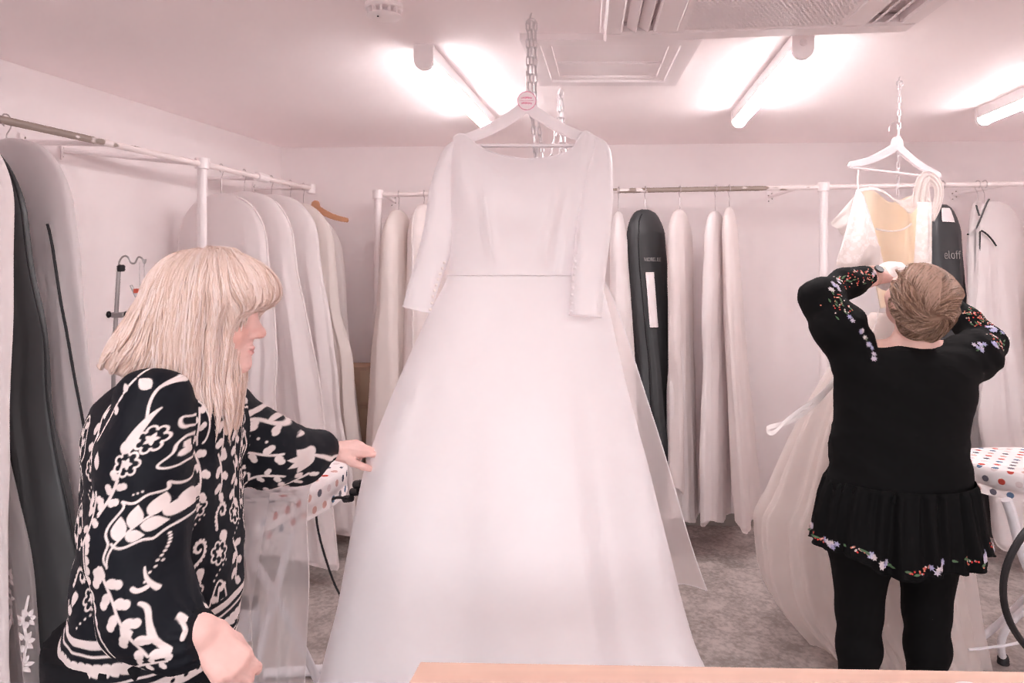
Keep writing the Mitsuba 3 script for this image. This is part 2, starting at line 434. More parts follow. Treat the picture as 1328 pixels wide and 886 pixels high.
# ---------------------------------------------------------------- rails
mat('steel_hook', pr((0.55, 0.5, 0.5), 0.35, 0.5, metallic=0.9))
mat('screw', pr((0.25, 0.21, 0.19), 0.5, 0.5, metallic=0.5))
RZ = 2.02
lrx = lambda Y: -1.417 + 0.253 * (Y - 3.12)          # left rail
brY = lambda X: 3.92 - 0.095 * (X + 0.77)            # back rail
brZ = lambda X: 1.97 + 0.006 * (X + 0.77)
def bracket(rail, at, wall_pt, z):
    """An arm from the wall plate to the rail."""
    a, w = np.array([*at, z]), np.array([*wall_pt, z - .005])
    d = (w - a) / np.linalg.norm(w - a)
    s = np.array([-d[1], d[0], 0])
    part(rail, 'bracket_arm', tube([a, w - d * .004], .011, 10), 'mat_plastic')
    pts = [w - d * t + s * u + np.array([0, 0, v]) for t in (0.0005, .006) for u in (-.022, .022) for v in (-.04, .03)]
    k = part(rail, 'wall_plate', trimesh.Trimesh(np.array(pts)).convex_hull, 'mat_plastic')
    for u, v in ((-.01, .018), (.012, .006), (-.012, -.014), (.01, -.028)):
        part(k, 'screw', ellipsoid(w - d * .0065 + s * u + np.array([0, 0, v]), (.0042, .0042, .0042), 1), 'mat_screw')
def post(rail, x, y, z):
    part(rail, 'post', cyl((x, y, 0.001), (x, y, z), .021, 18), 'mat_plastic')
    part(rail, 'post_collar', cyl((x, y, z - .022), (x, y, z + .026), .031, 18), 'mat_plastic')
    part(rail, 'foot_flange', cyl((x, y, 0.0005), (x, y, .012), .045, 18), 'mat_plastic')

lr = 'clothes_rail'
for y0, y1 in ((.9, 3.12), (3.12, 4.05)):
    part(lr, 'tube', cyl((lrx(y0), y0, RZ), (lrx(y1), y1, RZ), .0130, 18), 'mat_rail')
post(lr, lrx(3.12), 3.12, RZ); post(lr, lrx(1.0), 1.0, RZ)
part(lr, 'elbow', cyl((lrx(4.03), 4.03, RZ - .03), (lrx(4.03), 4.03, RZ + .024), .026, 16), 'mat_plastic')
part(lr, 'joint', cyl((lrx(3.52), 3.52, RZ), (lrx(3.60), 3.60, RZ), .024, 16), 'mat_plastic')
for y in (1.2, 2.62, 3.60, 4.03):
    y = min(y, 4.03)
    bracket(lr, (lrx(y), y), (lw(y - .06), y - .06), RZ)
bracket(lr, (lrx(3.12), 3.12), (lw(2.72), 2.72), RZ)
tag(lr, 'white pipe clothes rail with worn grey paint along the left wall', 'clothes rail')

br = 'clothes_rail_001'
X0, X1, XP = -.77, 3.6, 1.683
part(br, 'tube', cyl((X0, brY(X0), brZ(X0)), (XP, brY(XP), brZ(XP)), .0135, 18), 'mat_rail')
part(br, 'tube', cyl((XP, brY(XP), brZ(XP)), (X1, brY(X1), brZ(X1)), .0135, 18), 'mat_rail')
post(br, X0, brY(X0), brZ(X0)); post(br, XP, brY(XP), brZ(XP)); post(br, X1, brY(X1), brZ(X1))
for x in (X0 + .04, .35, 1.55, 2.62):
    bracket(br, (x, brY(x)), (x, bw(x)), brZ(x))
tag(br, 'white pipe clothes rail with worn grey paint along the back wall', 'clothes rail')

# ---------------------------------------------------------------- garment bags
SS = lambda a, b, x: (lambda t: t * t * (3 - 2 * t))(np.clip((x - a) / (b - a), 0, 1))
class Bag:
    """A garment on a hanger inside a bag: rounded shoulders, flaring to the hem, with hanging folds."""
    def __init__(s, hook, yaw, W0, W1, T0, T1, top, bottom, sh=.2, lean=(0, 0), fold=.012, k=3, seed=1, neck=.03, bulge=0.0, hem=.035, shift=0.0):
        s.__dict__.update(hook=np.array(hook, float), W0=W0, W1=W1, T0=T0, T1=T1, top=top, bot=bottom, sh=sh, lean=np.array([*lean, 0.0]), fold=fold, k=k, seed=seed, neck=neck, bulge=bulge, hem=hem, shift=shift)
        t = math.radians(yaw)
        s.ex, s.ey = np.array([math.cos(t), math.sin(t), 0]), np.array([-math.sin(t), math.cos(t), 0])
        s.r = np.random.default_rng(seed).random(12)
    def pos(s, d, phi, off=0.0):
        """d: 0 at the top to 1 at the hem; phi: around (front = negative y)."""
        d, phi = np.broadcast_arrays(np.asarray(d, float), np.asarray(phi, float))
        Ht = s.top - s.bot; dep = d * Ht
        sq = np.sqrt(np.clip(1 - (1 - np.clip(dep / s.sh, 0, 1)) ** 2, 0, 1))
        w = s.neck + (s.W0 - s.neck) * sq + (s.W1 - s.W0) * SS(0, 1, np.clip((dep - .3 * s.sh) / (Ht - .3 * s.sh), 0, 1)) ** .9 + s.bulge * np.sin(np.pi * np.clip(d, 0, 1)) ** 2
        th = (.012 + (s.T0 - .012) * np.clip(dep / (.8 * s.sh), 0, 1) ** .62) + (s.T1 - s.T0) * SS(.05, 1, d)
        c, n = np.cos(phi), np.sin(phi)
        x = w * np.sign(c) * np.abs(c) ** .85
        y = th * np.sign(n) * np.abs(n) ** .8
        A = s.fold * SS(.02, .6, d)
        u = c * s.k
        R = s.r
        rip = np.sin(2 * np.pi * (u * .5 + R[0]) + 1.2 * np.sin(3 * d + 6 * R[1])) + .6 * np.sin(2 * np.pi * (u * .93 + R[2]) + 2 * d * R[3]) + .35 * np.sin(2 * np.pi * (u * 1.9 + R[4] + d * .4))
        rip2 = np.sin(2 * np.pi * (u * .5 + R[5]) + 1.2 * np.sin(3 * d + 6 * R[6])) + .6 * np.sin(2 * np.pi * (u * .97 + R[7]))
        y = y + A * np.where(n < 0, rip, rip2) * np.abs(n) ** .6
        x = x + A * .5 * np.sin(2 * np.pi * (n + R[8]) + 4 * d)
        x = x + c * (meshkit.noise(np.stack([d * 6 + s.seed, np.sign(c) * 3.3, 0 * d], -1), s.seed) - .5) * .05 * SS(.12, .4, d)
        z = s.top - dep + s.hem * (d ** 8) * np.sin(2 * phi + 9 * R[9])
        p = s.hook[:3] * [1, 1, 0] + s.shift * s.ex + s.lean * (d ** 1.3)[..., None] + x[..., None] * s.ex + y[..., None] * s.ey + z[..., None] * [0, 0, 1]
        q = p * [7, 7, 2.2] + s.seed * 3.1
        wr = (meshkit.fbm(q, 3, s.seed) - .5) * SS(0.0, .25, d) * (.5 * s.fold + .014)
        cr = p @ np.array([[9, 3, 0], [2, 8, 0], [4.5, -3.5, 0]]) + [s.seed, 0, 0]
        wr = wr + (.5 - np.abs(meshkit.noise(cr, s.seed + 3) - .5) * 2) ** 3 * .12 * (.25 * s.fold + .008) * SS(.05, .3, d) * 4
        return p + (wr * np.where(n < 0, -1, 1))[..., None] * s.ey + np.asarray(off)[..., None] * (c[..., None] * s.ex + n[..., None] * s.ey)
    def mesh(s, m=70, n=88, d0=0.0, d1=1.0, off=0.0, caps=True):
        d = np.concatenate([np.linspace(0, .16, 18, endpoint=False) ** 1.0, np.linspace(.16, 1, m - 18)])
        d = d0 + (d1 - d0) * d
        return loft(s.pos(d[:, None], np.arange(n)[None] * 2 * np.pi / n, off), caps)
    def line(s, pts, r, n=40, off=.003):
        """A cord over the surface through (d, phi) points."""
        q = spline(np.array(pts, float), n)
        return tube(s.pos(q[:, 0], q[:, 1], off), r, 6)
    def patch(s, d0, d1, f0, f1, off=.004, m=10, n=10):
        d, f = np.meshgrid(np.linspace(d0, d1, m), np.linspace(f0, f1, n), indexing='ij')
        return sheet(s.pos(d, f, off), .0015)
    def wrap(s, mesh, d, phi, off=.004):
        """Lettering laid on the surface round (d, phi): x runs to the right, y up."""
        o = s.pos(d, phi); du = s.pos(d, phi + .03) - o; dd = (s.pos(d, phi + .03) - s.pos(d, phi - .03))
        gp = .06 / np.linalg.norm(dd); gd = .02 / np.linalg.norm(s.pos(d + .01, phi) - s.pos(d - .01, phi))
        v = mesh.vertices
        nv = s.pos(d - v[:, 1] * gd, phi + v[:, 0] * gp, off + v[:, 2])
        return trimesh.Trimesh(nv, mesh.faces, process=False)

def hook_wire(x, y, rz, top, lean=0.0):
    """The wire hook of a hanger over a rail."""
    t = np.linspace(-.35 * np.pi, 1.0 * np.pi, 14)
    r = .0215
    arc = np.stack([0 * t, -r * np.cos(t + .0), r * np.sin(t)], 1) + [x, y, rz]
    return tube(np.vstack([arc, [[x, y + r * .9, rz - .02], [x, y + r * .2, rz - .04], [x, y, rz - .05], [x, y, top - .03]]]), .0022, 6)

FAB = {'white': (0.87, 0.81, 0.81), 'cream': (0.86, 0.785, 0.755), 'grey': (0.76, 0.71, 0.72), 'pale': (0.84, 0.765, 0.755)}
def thin(c, tr=.55, rough=.65):
    return {'type': 'principledthin', 'base_color': {'type': 'rgb', 'value': list(c)}, 'roughness': rough, 'diff_trans': tr, 'spec_trans': 0.0, 'eta': 1.3}
for k, c in FAB.items():
    mat('bag_' + k, thin(c))
mat('bag_dark', pr((0.040, 0.043, 0.046), 0.42, 0.5))
mat('bag_edge', pr((0.014, 0.014, 0.016), 0.5))
mat('sheer', {'type': 'mask', 'opacity': 0.42, 'bsdf': thin((0.74, 0.69, 0.69), .8)})
mat('film', {'type': 'mask', 'opacity': 0.30, 'bsdf': pr((0.74, 0.69, 0.69), 0.25, 0.6)})
mat('print_grey', pr((0.26, 0.25, 0.25), 0.6))
mat('card', pr((0.82, 0.76, 0.77), 0.6))
mat('hanger_white', pr((0.84, 0.79, 0.81), 0.35, 0.5))

def bag(hook, label, bsdf, group=None, kindname='garment_bag', category='garment bag', wire=True, **kw):
    b = Bag(hook, **kw)
    key = num(kindname)
    part(key, 'cover', b.mesh(), bsdf, 45)
    if wire:
        part(key, 'hanger_hook', hook_wire(hook[0], hook[1], hook[2], b.top), 'mat_steel_hook')
    tag(key, label, category, group)
    return key, b
lh = lambda y: (lrx(y), y, RZ)
bh = lambda x: (x, brY(x), brZ(x))

# near end of the left rail
k, b = bag(lh(1.88), 'white garment bag cut off by the left edge, in front of the black bag', 'mat_bag_white', yaw=-12, W0=.27, W1=.26, T0=.035, T1=.035, top=1.95, bottom=.25, sh=.26, shift=.16, fold=.008, k=3, seed=3)
k, b = bag(lh(2.06), 'black garment bag hanging on the left rail between two pale bags', 'mat_bag_dark', yaw=-14, W0=.23, W1=.33, T0=.035, T1=.05, top=1.93, bottom=.28, sh=.25, lean=(.15, 0), shift=.02, fold=.022, k=2, seed=11)
part(k, 'piping', b.line([(.02, -.2), (.12, -.12), (.3, -.08), (.6, -.06), (.98, -.05)], .003, 50), 'mat_bag_edge', label='black edge piping')
k, b = bag(lh(2.22), 'pale grey garment bag with a thin black zip line on the left rail', 'mat_bag_grey', yaw=-14, W0=.225, W1=.29, T0=.045, T1=.065, top=1.96, bottom=.3, sh=.24, lean=(.14, 0), shift=.02, fold=.014, k=3, seed=5)
part(k, 'zip', b.line([(.17, -.80), (.22, -.70), (.32, -.60), (.5, -.50), (.95, -.46)], .0042, 60), 'mat_bag_edge', label='black zip line')
# sheer lace gown between the white and the black bag
b = Bag(lh(1.97), yaw=-12, W0=.18, W1=.40, T0=.025, T1=.03, top=1.90, bottom=.18, sh=.25, lean=(.04, 0), fold=.02, k=5, seed=8)
k = num('lace_gown')
part(k, 'skirt', b.mesh(), 'mat_sheer', 45)
part(k, 'hanger_hook', hook_wire(*lh(1.97), b.top), 'mat_steel_hook')
mat('lace', pr((0.80, 0.74, 0.74), 0.7))
def leafpoly(a, c, w, n=10):
    a, c = np.array(a, float), np.array(c, float); d = c - a; q = np.array([-d[1], d[0]]) * w
    t = np.linspace(0, 1, n); s = np.sin(np.pi * t ** .8)
    L = a + d * t[:, None]
    return Polygon(np.vstack([L + q * s[:, None], (L - q * s[:, None])[::-1]])).buffer(0)
lace = []
for sx, sy in ((0, 0), (.012, .06), (-.01, -.06)):
    for a in range(7):
        t = a * 2 * math.pi / 7 + sy * 30
        lace.append(leafpoly((sx + .006 * math.cos(t), sy + .006 * math.sin(t)), (sx + .03 * math.cos(t), sy + .03 * math.sin(t)), .28))
lace.append(LineString([(-.02, -.11), (-.004, -.05), (.008, .0), (.004, .06), (.02, .12)]).buffer(.003))
lm = extrude(unary_union(lace).simplify(.0005), .0012)
for i, (d, f) in enumerate(((.60, -.50), (.74, -.70), (.80, -.42), (.68, -1.0), (.88, -1.0))):
    part(k, 'lace_motif', b.wrap(lm, d, f, .008), 'mat_lace', False)
tag(k, 'sheer grey tulle gown with white lace motifs hanging at the bottom left', 'gown')

# far half of the left rail
MB = [(3.25, .235, .27, 1.90, .42, (.06, 0), 'white', 'first pale garment bag beyond the rail post, broad rounded shoulders behind the blonde head', 21),
      (3.42, .25, .36, 1.93, .11, (.17, -.02), 'white', 'white garment bag hanging second beyond the rail post, reaching nearly to the carpet', 22),
      (3.645, .25, .34, 1.94, .16, (.14, 0), 'white', 'white garment bag hanging third beyond the rail post', 23),
      (3.82, .25, .34, 1.92, .20, (.12, 0), 'cream', 'creamy garment bag hanging fourth beyond the rail post', 24),
      (3.95, .23, .30, 1.86, .22, (.09, 0), 'pale', 'garment bag with a wooden hanger at the far end of the left rail', 25)]
for y, w0, w1, top, bot, lean, col, label, seed in MB:
    k, b = bag(lh(y), label, 'mat_bag_' + col, yaw=-13 + (seed % 3) * 2, W0=w0, W1=w1, T0=.05, T1=.055, top=top, bottom=bot, sh=.24, lean=lean, fold=.017, k=3.6, seed=seed)
    if seed == 22:
        part(k, 'seam', b.line([(.03, -.12), (.15, -.06), (.4, -.05), (.97, -.05)], .004, 50), 'mat_bag_white')
    if seed == 21:
        part(k, 'seam', b.line([(.012, -.6), (.04, -.25), (.12, -.10), (.4, -.05), (.97, -.04)], .004, 50), 'mat_bag_white')
mat('wood', pr(proc(lambda p, n, uv: mix((0.62, 0.33, 0.20), (0.50, 0.25, 0.14), fbm(p.x * 20, p.y * 200, p.z * 200, 2))), 0.4, 0.5))
def hanger_shape(W=.21, drop=.115, top=.020, under=.014):
    t = np.linspace(0, 1, 18)
    up = np.stack([W * t, -drop * (t ** .92) - .012 * np.sin(np.pi * t) + 0 * t], 1)
    th = .044 - .018 * t
    up[:2, 1] += [.0, -.001]
    lowr = np.stack([W * t * .985, up[:, 1] - th], 1)
    right = np.vstack([up, [[W + .006, -drop - .016]], lowr[::-1]])
    p = Polygon(right).union(Polygon(right * [-1, 1])).union(Point(0, -.010).buffer(.026))
    return p.buffer(.006).buffer(-.006)
def slab(poly, th, bev=.003):
    """A flat shape of this thickness with rounded rims, in the xz plane, centred on y = 0."""
    a = extrude(poly.buffer(-bev).simplify(.0004), th); b = extrude(poly.simplify(.0004), th - 2 * bev)
    a.apply_translation([0, 0, -th / 2]); b.apply_translation([0, 0, -(th - 2 * bev) / 2])
    m = cat(a, b)
    m.apply_transform(np.array([[1, 0, 0, 0], [0, 0, -1, 0], [0, 1, 0, 0], [0, 0, 0, 1.0]]))
    return m
m = rotz(slab(hanger_shape(.20, .09), .014), -10); hk = lh(3.99)
part(k, 'wooden_hanger', move(m, (hk[0] + .045, hk[1] + .012, 1.93)), 'mat_wood', 40, label='light wooden hanger')

# back rail, left of the big dress
k, b = bag(bh((516 - CX) / F * 3.88), 'pale gown in a clear bag beside the left post of the back rail', 'mat_bag_cream', yaw=80, W0=.2, W1=.24, T0=.065, T1=.12, top=1.88, bottom=.3, sh=.2, fold=.012, k=3, seed=31, lean=(-.03, 0))
k, b = bag(bh((549 - CX) / F * 3.86), 'pale gown in a clear bag half hidden by the left sleeve of the big dress', 'mat_bag_pale', yaw=82, W0=.2, W1=.24, T0=.07, T1=.11, top=1.91, bottom=.3, sh=.2, fold=.010, k=3, seed=32, lean=(.02, 0))
part(k, 'seam', b.line([(.02, 2.9), (.1, 3.0), (.3, 3.05), (.7, 3.1)], .004, 40), 'mat_bag_white')
# back rail, right of the big dress
k, b = bag(bh((803 - CX) / F * 3.77), 'white garment bag half hidden behind the right sleeve of the big dress', 'mat_bag_white', yaw=78, W0=.2, W1=.24, T0=.05, T1=.07, top=1.86, bottom=.35, sh=.2, fold=.008, k=3, seed=33, lean=(.05, 0))
k, b = bag(bh((838 - CX) / F * 3.75), 'charcoal garment bag with a white card on the back rail', 'mat_bag_dark', yaw=38, W0=.135, W1=.15, T0=.06, T1=.075, top=1.872, bottom=.26, sh=.16, fold=.010, k=2, seed=34, lean=(.12, 0))
part(k, 'card', b.patch(.215, .40, -2.15, -1.75, .006), 'mat_card', label='blank white card')
tx = meshkit.text_mesh('MORILEE', .019, .001, True); tx.apply_translation([-tx.extents[0] / 2, 0, 0])
part(k, 'lettering', b.wrap(tx, .178, -1.78, .006), 'mat_print_grey', False, label='grey capital lettering')
tx = meshkit.text_mesh('MADELINE GARDNER', .0065, .001); tx.apply_translation([-tx.extents[0] / 2, -.014, 0])
part(k, 'zip', b.line([(.02, -2.2), (.1, -2.45), (.3, -2.5), (.95, -2.5)], .003, 50), 'mat_bag_edge')
k, b = bag(bh((884 - CX) / F * 3.72), 'white garment bag right of the charcoal bag with a gown hem showing below', 'mat_bag_pale', yaw=62, W0=.19, W1=.18, T0=.045, T1=.05, top=1.87, bottom=.36, sh=.18, fold=.009, k=3, seed=35, lean=(.02, 0))
gm = Bag(bh((884 - CX) / F * 3.72), yaw=62, W0=.13, W1=.17, T0=.035, T1=.06, top=1.6, bottom=.20, sh=.2, fold=.014, k=4, seed=36, lean=(.01, 0))
part(k, 'gown', gm.mesh(), 'mat_bag_white', 45)
k, b = bag(bh((931 - CX) / F * 3.70), 'white garment bag second right of the charcoal bag', 'mat_bag_white', yaw=60, W0=.19, W1=.24, T0=.035, T1=.045, top=1.86, bottom=.20, sh=.17, fold=.010, k=3, seed=37, lean=(-.0, 0))
k, b = bag(bh((950 - CX) / F * 3.68), 'white garment bag last in the row before the bare stretch of rail', 'mat_bag_pale', yaw=66, W0=.18, W1=.24, T0=.035, T1=.05, top=1.88, bottom=.22, sh=.15, fold=.010, k=3, seed=38, lean=(.10, 0))
# back rail, right of the post
k, b = bag(bh((1224 - CX) / F * 3.62), 'charcoal garment bag with faint script behind the woman in black', 'mat_bag_dark', yaw=30, W0=.125, W1=.185, T0=.055, T1=.07, top=1.885, bottom=.13, sh=.17, fold=.012, k=2, seed=41, lean=(.12, 0))
part(k, 'card', b.patch(.012, .055, -2.3, -1.5, .005), 'mat_card', label='white card at the neck')
tx = meshkit.text_mesh('eloff', .042, .001); tx.apply_translation([-tx.extents[0] / 2, 0, 0])
part(k, 'lettering', b.wrap(tx, .165, -1.85, .006), 'mat_print_grey', False, label='grey lettering')
k, b = bag(bh((1270 - CX) / F * 3.60), 'clear garment bag on a black wire hanger right of the charcoal bag', 'mat_film', yaw=40, W0=.11, W1=.13, T0=.03, T1=.05, top=1.90, bottom=.45, sh=.25, fold=.008, k=3, seed=42)
hk = bh((1272 - CX) / F * 3.60)
bl = P(1262, 301, 3.55); tr_ = P(1283, 258, 3.55)
part(k, 'wire_hanger', cat(tube(spline([P(1266, 266, 3.56), P(1270, 280, 3.55)], 4), .004, 6), tube(spline([tr_, P(1273, 280, 3.55), bl, P(1254, 304, 3.56)], 16), .0045, 6), tube(spline([P(1272, 299, 3.55), P(1280, 304, 3.54), P(1292, 319, 3.53)], 12), .0045, 6)), 'mat_black_plastic', label='black wire hanger')
for px in (1265, 1271):
    part(k, 'tape', tube([P(px, 300, 3.55), P(px - .5, 318, 3.55), P(px - 1, 370, 3.55), P(px - 3, 430, 3.55)], .004, 6), 'mat_black_plastic')
k, b = bag(bh((1296 - CX) / F * 3.50), 'white garment bag with a broad slope at the right edge of the photo', 'mat_bag_white', yaw=14, W0=.20, W1=.20, T0=.05, T1=.08, top=1.90, bottom=.15, sh=.33, shift=.07, fold=.010, k=3, seed=43, lean=(.10, -.1))
k, b = bag(bh((1385 - CX) / F * 3.5), 'pale garment bag cut off by the right edge of the photo', 'mat_bag_pale', yaw=20, W0=.2, W1=.26, T0=.05, T1=.09, top=1.87, bottom=.15, sh=.25, fold=.012, k=3, seed=44)

# ---------------------------------------------------------------- cardboard boxes by the back wall
mat('cardboard', pr(vary((0.46, 0.315, 0.235), .10, 30), 0.8, 0.2))
mat('tape', pr((0.50, 0.37, 0.27), 0.3, 0.5))
z = 0.0
for i, (h, lab) in enumerate(((.20, 'lowest'), (.30, 'second'), (.245, 'third'), (.225, 'topmost'))):
    k = num('cardboard_box')
    bx0, bx1 = -1.06 + .006 * i, -.70 + .004 * (i % 2)
    y1 = bw(-.9) - .03
    m = box((bx0, y1 - .2 - .004 * (i % 2), z + .001), (bx1, y1, z + h - .001), .003)
    part(k, 'carton', m, 'mat_cardboard')
    part(k, 'flap', box((bx0 + .002, y1 - .198, z + h - .0012), (bx1 - .002, y1 - .102, z + h + .0), .0004), 'mat_cardboard')
    part(k, 'parcel_tape', box((bx0 + (bx1 - bx0) * .45, y1 - .2052, z + .02), (bx0 + (bx1 - bx0) * .62, y1 - .2042 + .0005, z + h - .02), .0002), 'mat_tape')
    tag(k, f'brown cardboard box, {lab} of the four stacked against the back wall', 'cardboard box')
    z += h

# ---------------------------------------------------------------- chains
t = np.linspace(0, 2 * np.pi, 18, endpoint=False)
LINK = mikit.ply(tube(np.stack([.0048 * np.cos(t), 0 * t, .0078 * np.sin(t) + .0078 * np.sign(np.sin(t))], 1), .0022, 6, True), 'mat_chainsteel', 40)
mat('chainsteel', pr((0.62, 0.58, 0.59), 0.3, 0.6, metallic=0.75))
def chain(key, paths, label):
    for pth in paths:
        pth = np.asarray(pth, float)
        L = np.linalg.norm(np.diff(pth, axis=0), axis=1).sum()
        n = max(int(L / .0262), 2)
        s = np.concatenate([[0], np.cumsum(np.linalg.norm(np.diff(pth, axis=0), axis=1))])
        q = np.stack([np.interp(np.arange(n) * .0262 + .012, s, pth[:, j]) for j in range(3)], 1)
        d = np.gradient(q, axis=0); d /= np.linalg.norm(d, axis=1, keepdims=True)
        for i in range(n):
            zz = d[i]; xx = np.cross([0, 1, .01], zz); xx /= np.linalg.norm(xx); yy = np.cross(zz, xx)
            a = .35 + (i % 2) * np.pi / 2 + rng.normal(0, .15)
            x2 = xx * math.cos(a) + yy * math.sin(a)
            M = np.eye(4); M[:3, :3] = np.stack([x2, np.cross(zz, x2), zz], 1); M[:3, 3] = q[i]
            scene[num(f'{key}__link')] = {**LINK, 'to_world': T(M.tolist())}
    c = paths[0][0]
    t = np.linspace(-.5 * np.pi, 1.2 * np.pi, 14)
    part(key, 'ceiling_hook', tube(np.vstack([[[c[0], c[1], CEIL]], np.stack([c[0] + .012 * np.cos(t), c[1] + 0 * t, c[2] - .002 + .012 * np.sin(t)], 1)[::-1]]), .0028, 6), 'mat_chainsteel')
    tag(key, label, 'chain')
cz = 2.275
cx_ = .058; cy_ = 2.035
chain('hanging_chain', [[(cx_, cy_, cz), (cx_ + .002, cy_, 2.05), (cx_ + .015, cy_, 1.80)], [(cx_ - .011, cy_ + .004, cz), (cx_ - .009, cy_ + .004, 2.06), (cx_ + .030, cy_ + .004, 1.78)], [(cx_ + .012, cy_ + .006, cz), (cx_ + .012, cy_ + .006, 2.05), (cx_ + .045, cy_ + .006, 1.78)]],
      'silver chain in three strands that carries the hanger of the long-sleeved dress')
c2 = np.array([(727 - CX) / F * 2.84, 2.84, cz])
chain('hanging_chain_001', [[c2, c2 + [.005, 0, -.12], c2 + [-.01, .0, -.33]], [c2 + [.006, .004, 0], c2 + [.012, .004, -.12], c2 + [.03, .004, -.33]], [c2 + [-.006, .004, 0], c2 + [-.008, .004, -.1], c2 + [-.05, .004, -.33]], [c2 + [.0, .008, 0], c2 + [.0, .008, -.1], c2 + [.008, .008, -.34]]],
      'silver chain behind the right arm of the white hanger, hanging from the ceiling further back')
c3 = np.array([(1167 - CX) / F * 2.70, 2.70, cz])
chain('hanging_chain_002', [[c3, c3 + [-.004, 0, -.2], c3 + [-.008, 0, -.47]]], 'single silver chain that carries the strapless champagne dress above the woman in black')

# ---------------------------------------------------------------- hangers
mat('pink', pr((0.75, 0.22, 0.36), 0.5))
mat('sticker', pr((0.88, 0.78, 0.80), 0.4))
def hanger(key, centre, roll, yaw, scale, label, chain_pt, bar_z=-.138):
    M = trimesh.transformations.rotation_matrix(math.radians(roll), [0, 1, 0])
    def pl(m):
        m = m.copy(); m.apply_scale(scale); m.apply_transform(M); m = rotz(m, yaw); m.apply_translation(centre); return m
    part(key, 'arms', pl(slab(hanger_shape(), .013)), 'mat_hanger_white', 40)
    part(key, 'bar', pl(cyl((-.2, 0, bar_z), (.2, 0, bar_z), .0058, 12)), 'mat_hanger_white')
    t = np.linspace(-.5, np.pi + .2, 16)
    hk = np.vstack([[[0, 0, .0]], [[0, 0, .03]], [[.006, .006, .045]], np.stack([.0 * t + .004, .040 + .024 * -np.cos(t) - .006, .066 + .024 * np.sin(t)], 1)[::1]])
    hk = np.vstack([[[0, 0, 0]], [[0, 0, .028]], [[0, .002, .045]], np.stack([0 * t, .030 - .030 * np.cos(t) , .056 + .028 * np.sin(t)], 1)[2:]])
    part(key, 'hook', pl(tube(hk, .0022, 8)), 'mat_steel_hook')
    tag(key, label, 'hanger')
    return pl
pl = hanger('dress_hanger', P(683, 127, 1.975), 0, 0, 1.0, 'white hanger with a round pink and white sticker holding the long-sleeved dress', None)
sk = part('dress_hanger', 'sticker', pl(lathe([(0, 0), (.0255, 0), (.0255, .0012), (0, .0012)], 40, (0, -.0068, -.010), 'y')), 'mat_sticker', label='round white sticker with pink print')
t = np.linspace(0, 2 * np.pi, 40, endpoint=False)
part(sk, 'ring', pl(tube(np.stack([.0262 * np.cos(t), 0 * t - .0082, -.010 + .0262 * np.sin(t)], 1), .0009, 5, True)), 'mat_pink')
def flat(m, x, z, y=-.0081):
    m = m.copy(); m.apply_transform(np.array([[1, 0, 0, x], [0, 0, -1, y], [0, 1, 0, z], [0, 0, 0, 1.0]])); return m
marks = []
for row, z0 in ((0, -.0045), (1, -.0200)):
    for i in range(7):
        u = -.0135 + i * .0045
        hh = .0052 * (1 - (u / .021) ** 2) + .0012
        marks.append(sbox(u - .0013, z0, u + .0013, z0 + hh) if i % 2 == 0 else LineString([(u - .0018, z0 + .001), (u, z0 + hh), (u + .0018, z0 + .001)]).buffer(.0007))
part(sk, 'print', pl(flat(extrude(unary_union(marks), .0006), 0, 0)), 'mat_pink', False)
part(sk, 'rule', pl(flat(extrude(sbox(-.0205, -.0105, .0205, -.0099), .0006), 0, 0)), 'mat_pink', False)
hanger('dress_hanger_001', P(1164, 182, 2.68), 5, 8, .93, 'white hanger holding the strapless champagne dress on the single chain', None)

# ---------------------------------------------------------------- the long-sleeved wedding dress
mat('crepe', pr((0.82, 0.785, 0.805), 0.42, 0.45, sheen=0.3))
mat('pearl', pr((0.86, 0.80, 0.77), 0.2, 0.6, clearcoat=0.6))
mat('organza', {'type': 'mask', 'opacity': 0.62, 'bsdf': thin((0.85, 0.78, 0.77), .7, .5)})
YD = 1.975
sD = F / YD
Xp = lambda px: (px - CX) / sD
Zp = lambda py: H - (py - HY) / sD
wd = 'wedding_dress'
nphi = 220
phi = np.arange(nphi) * 2 * np.pi / nphi
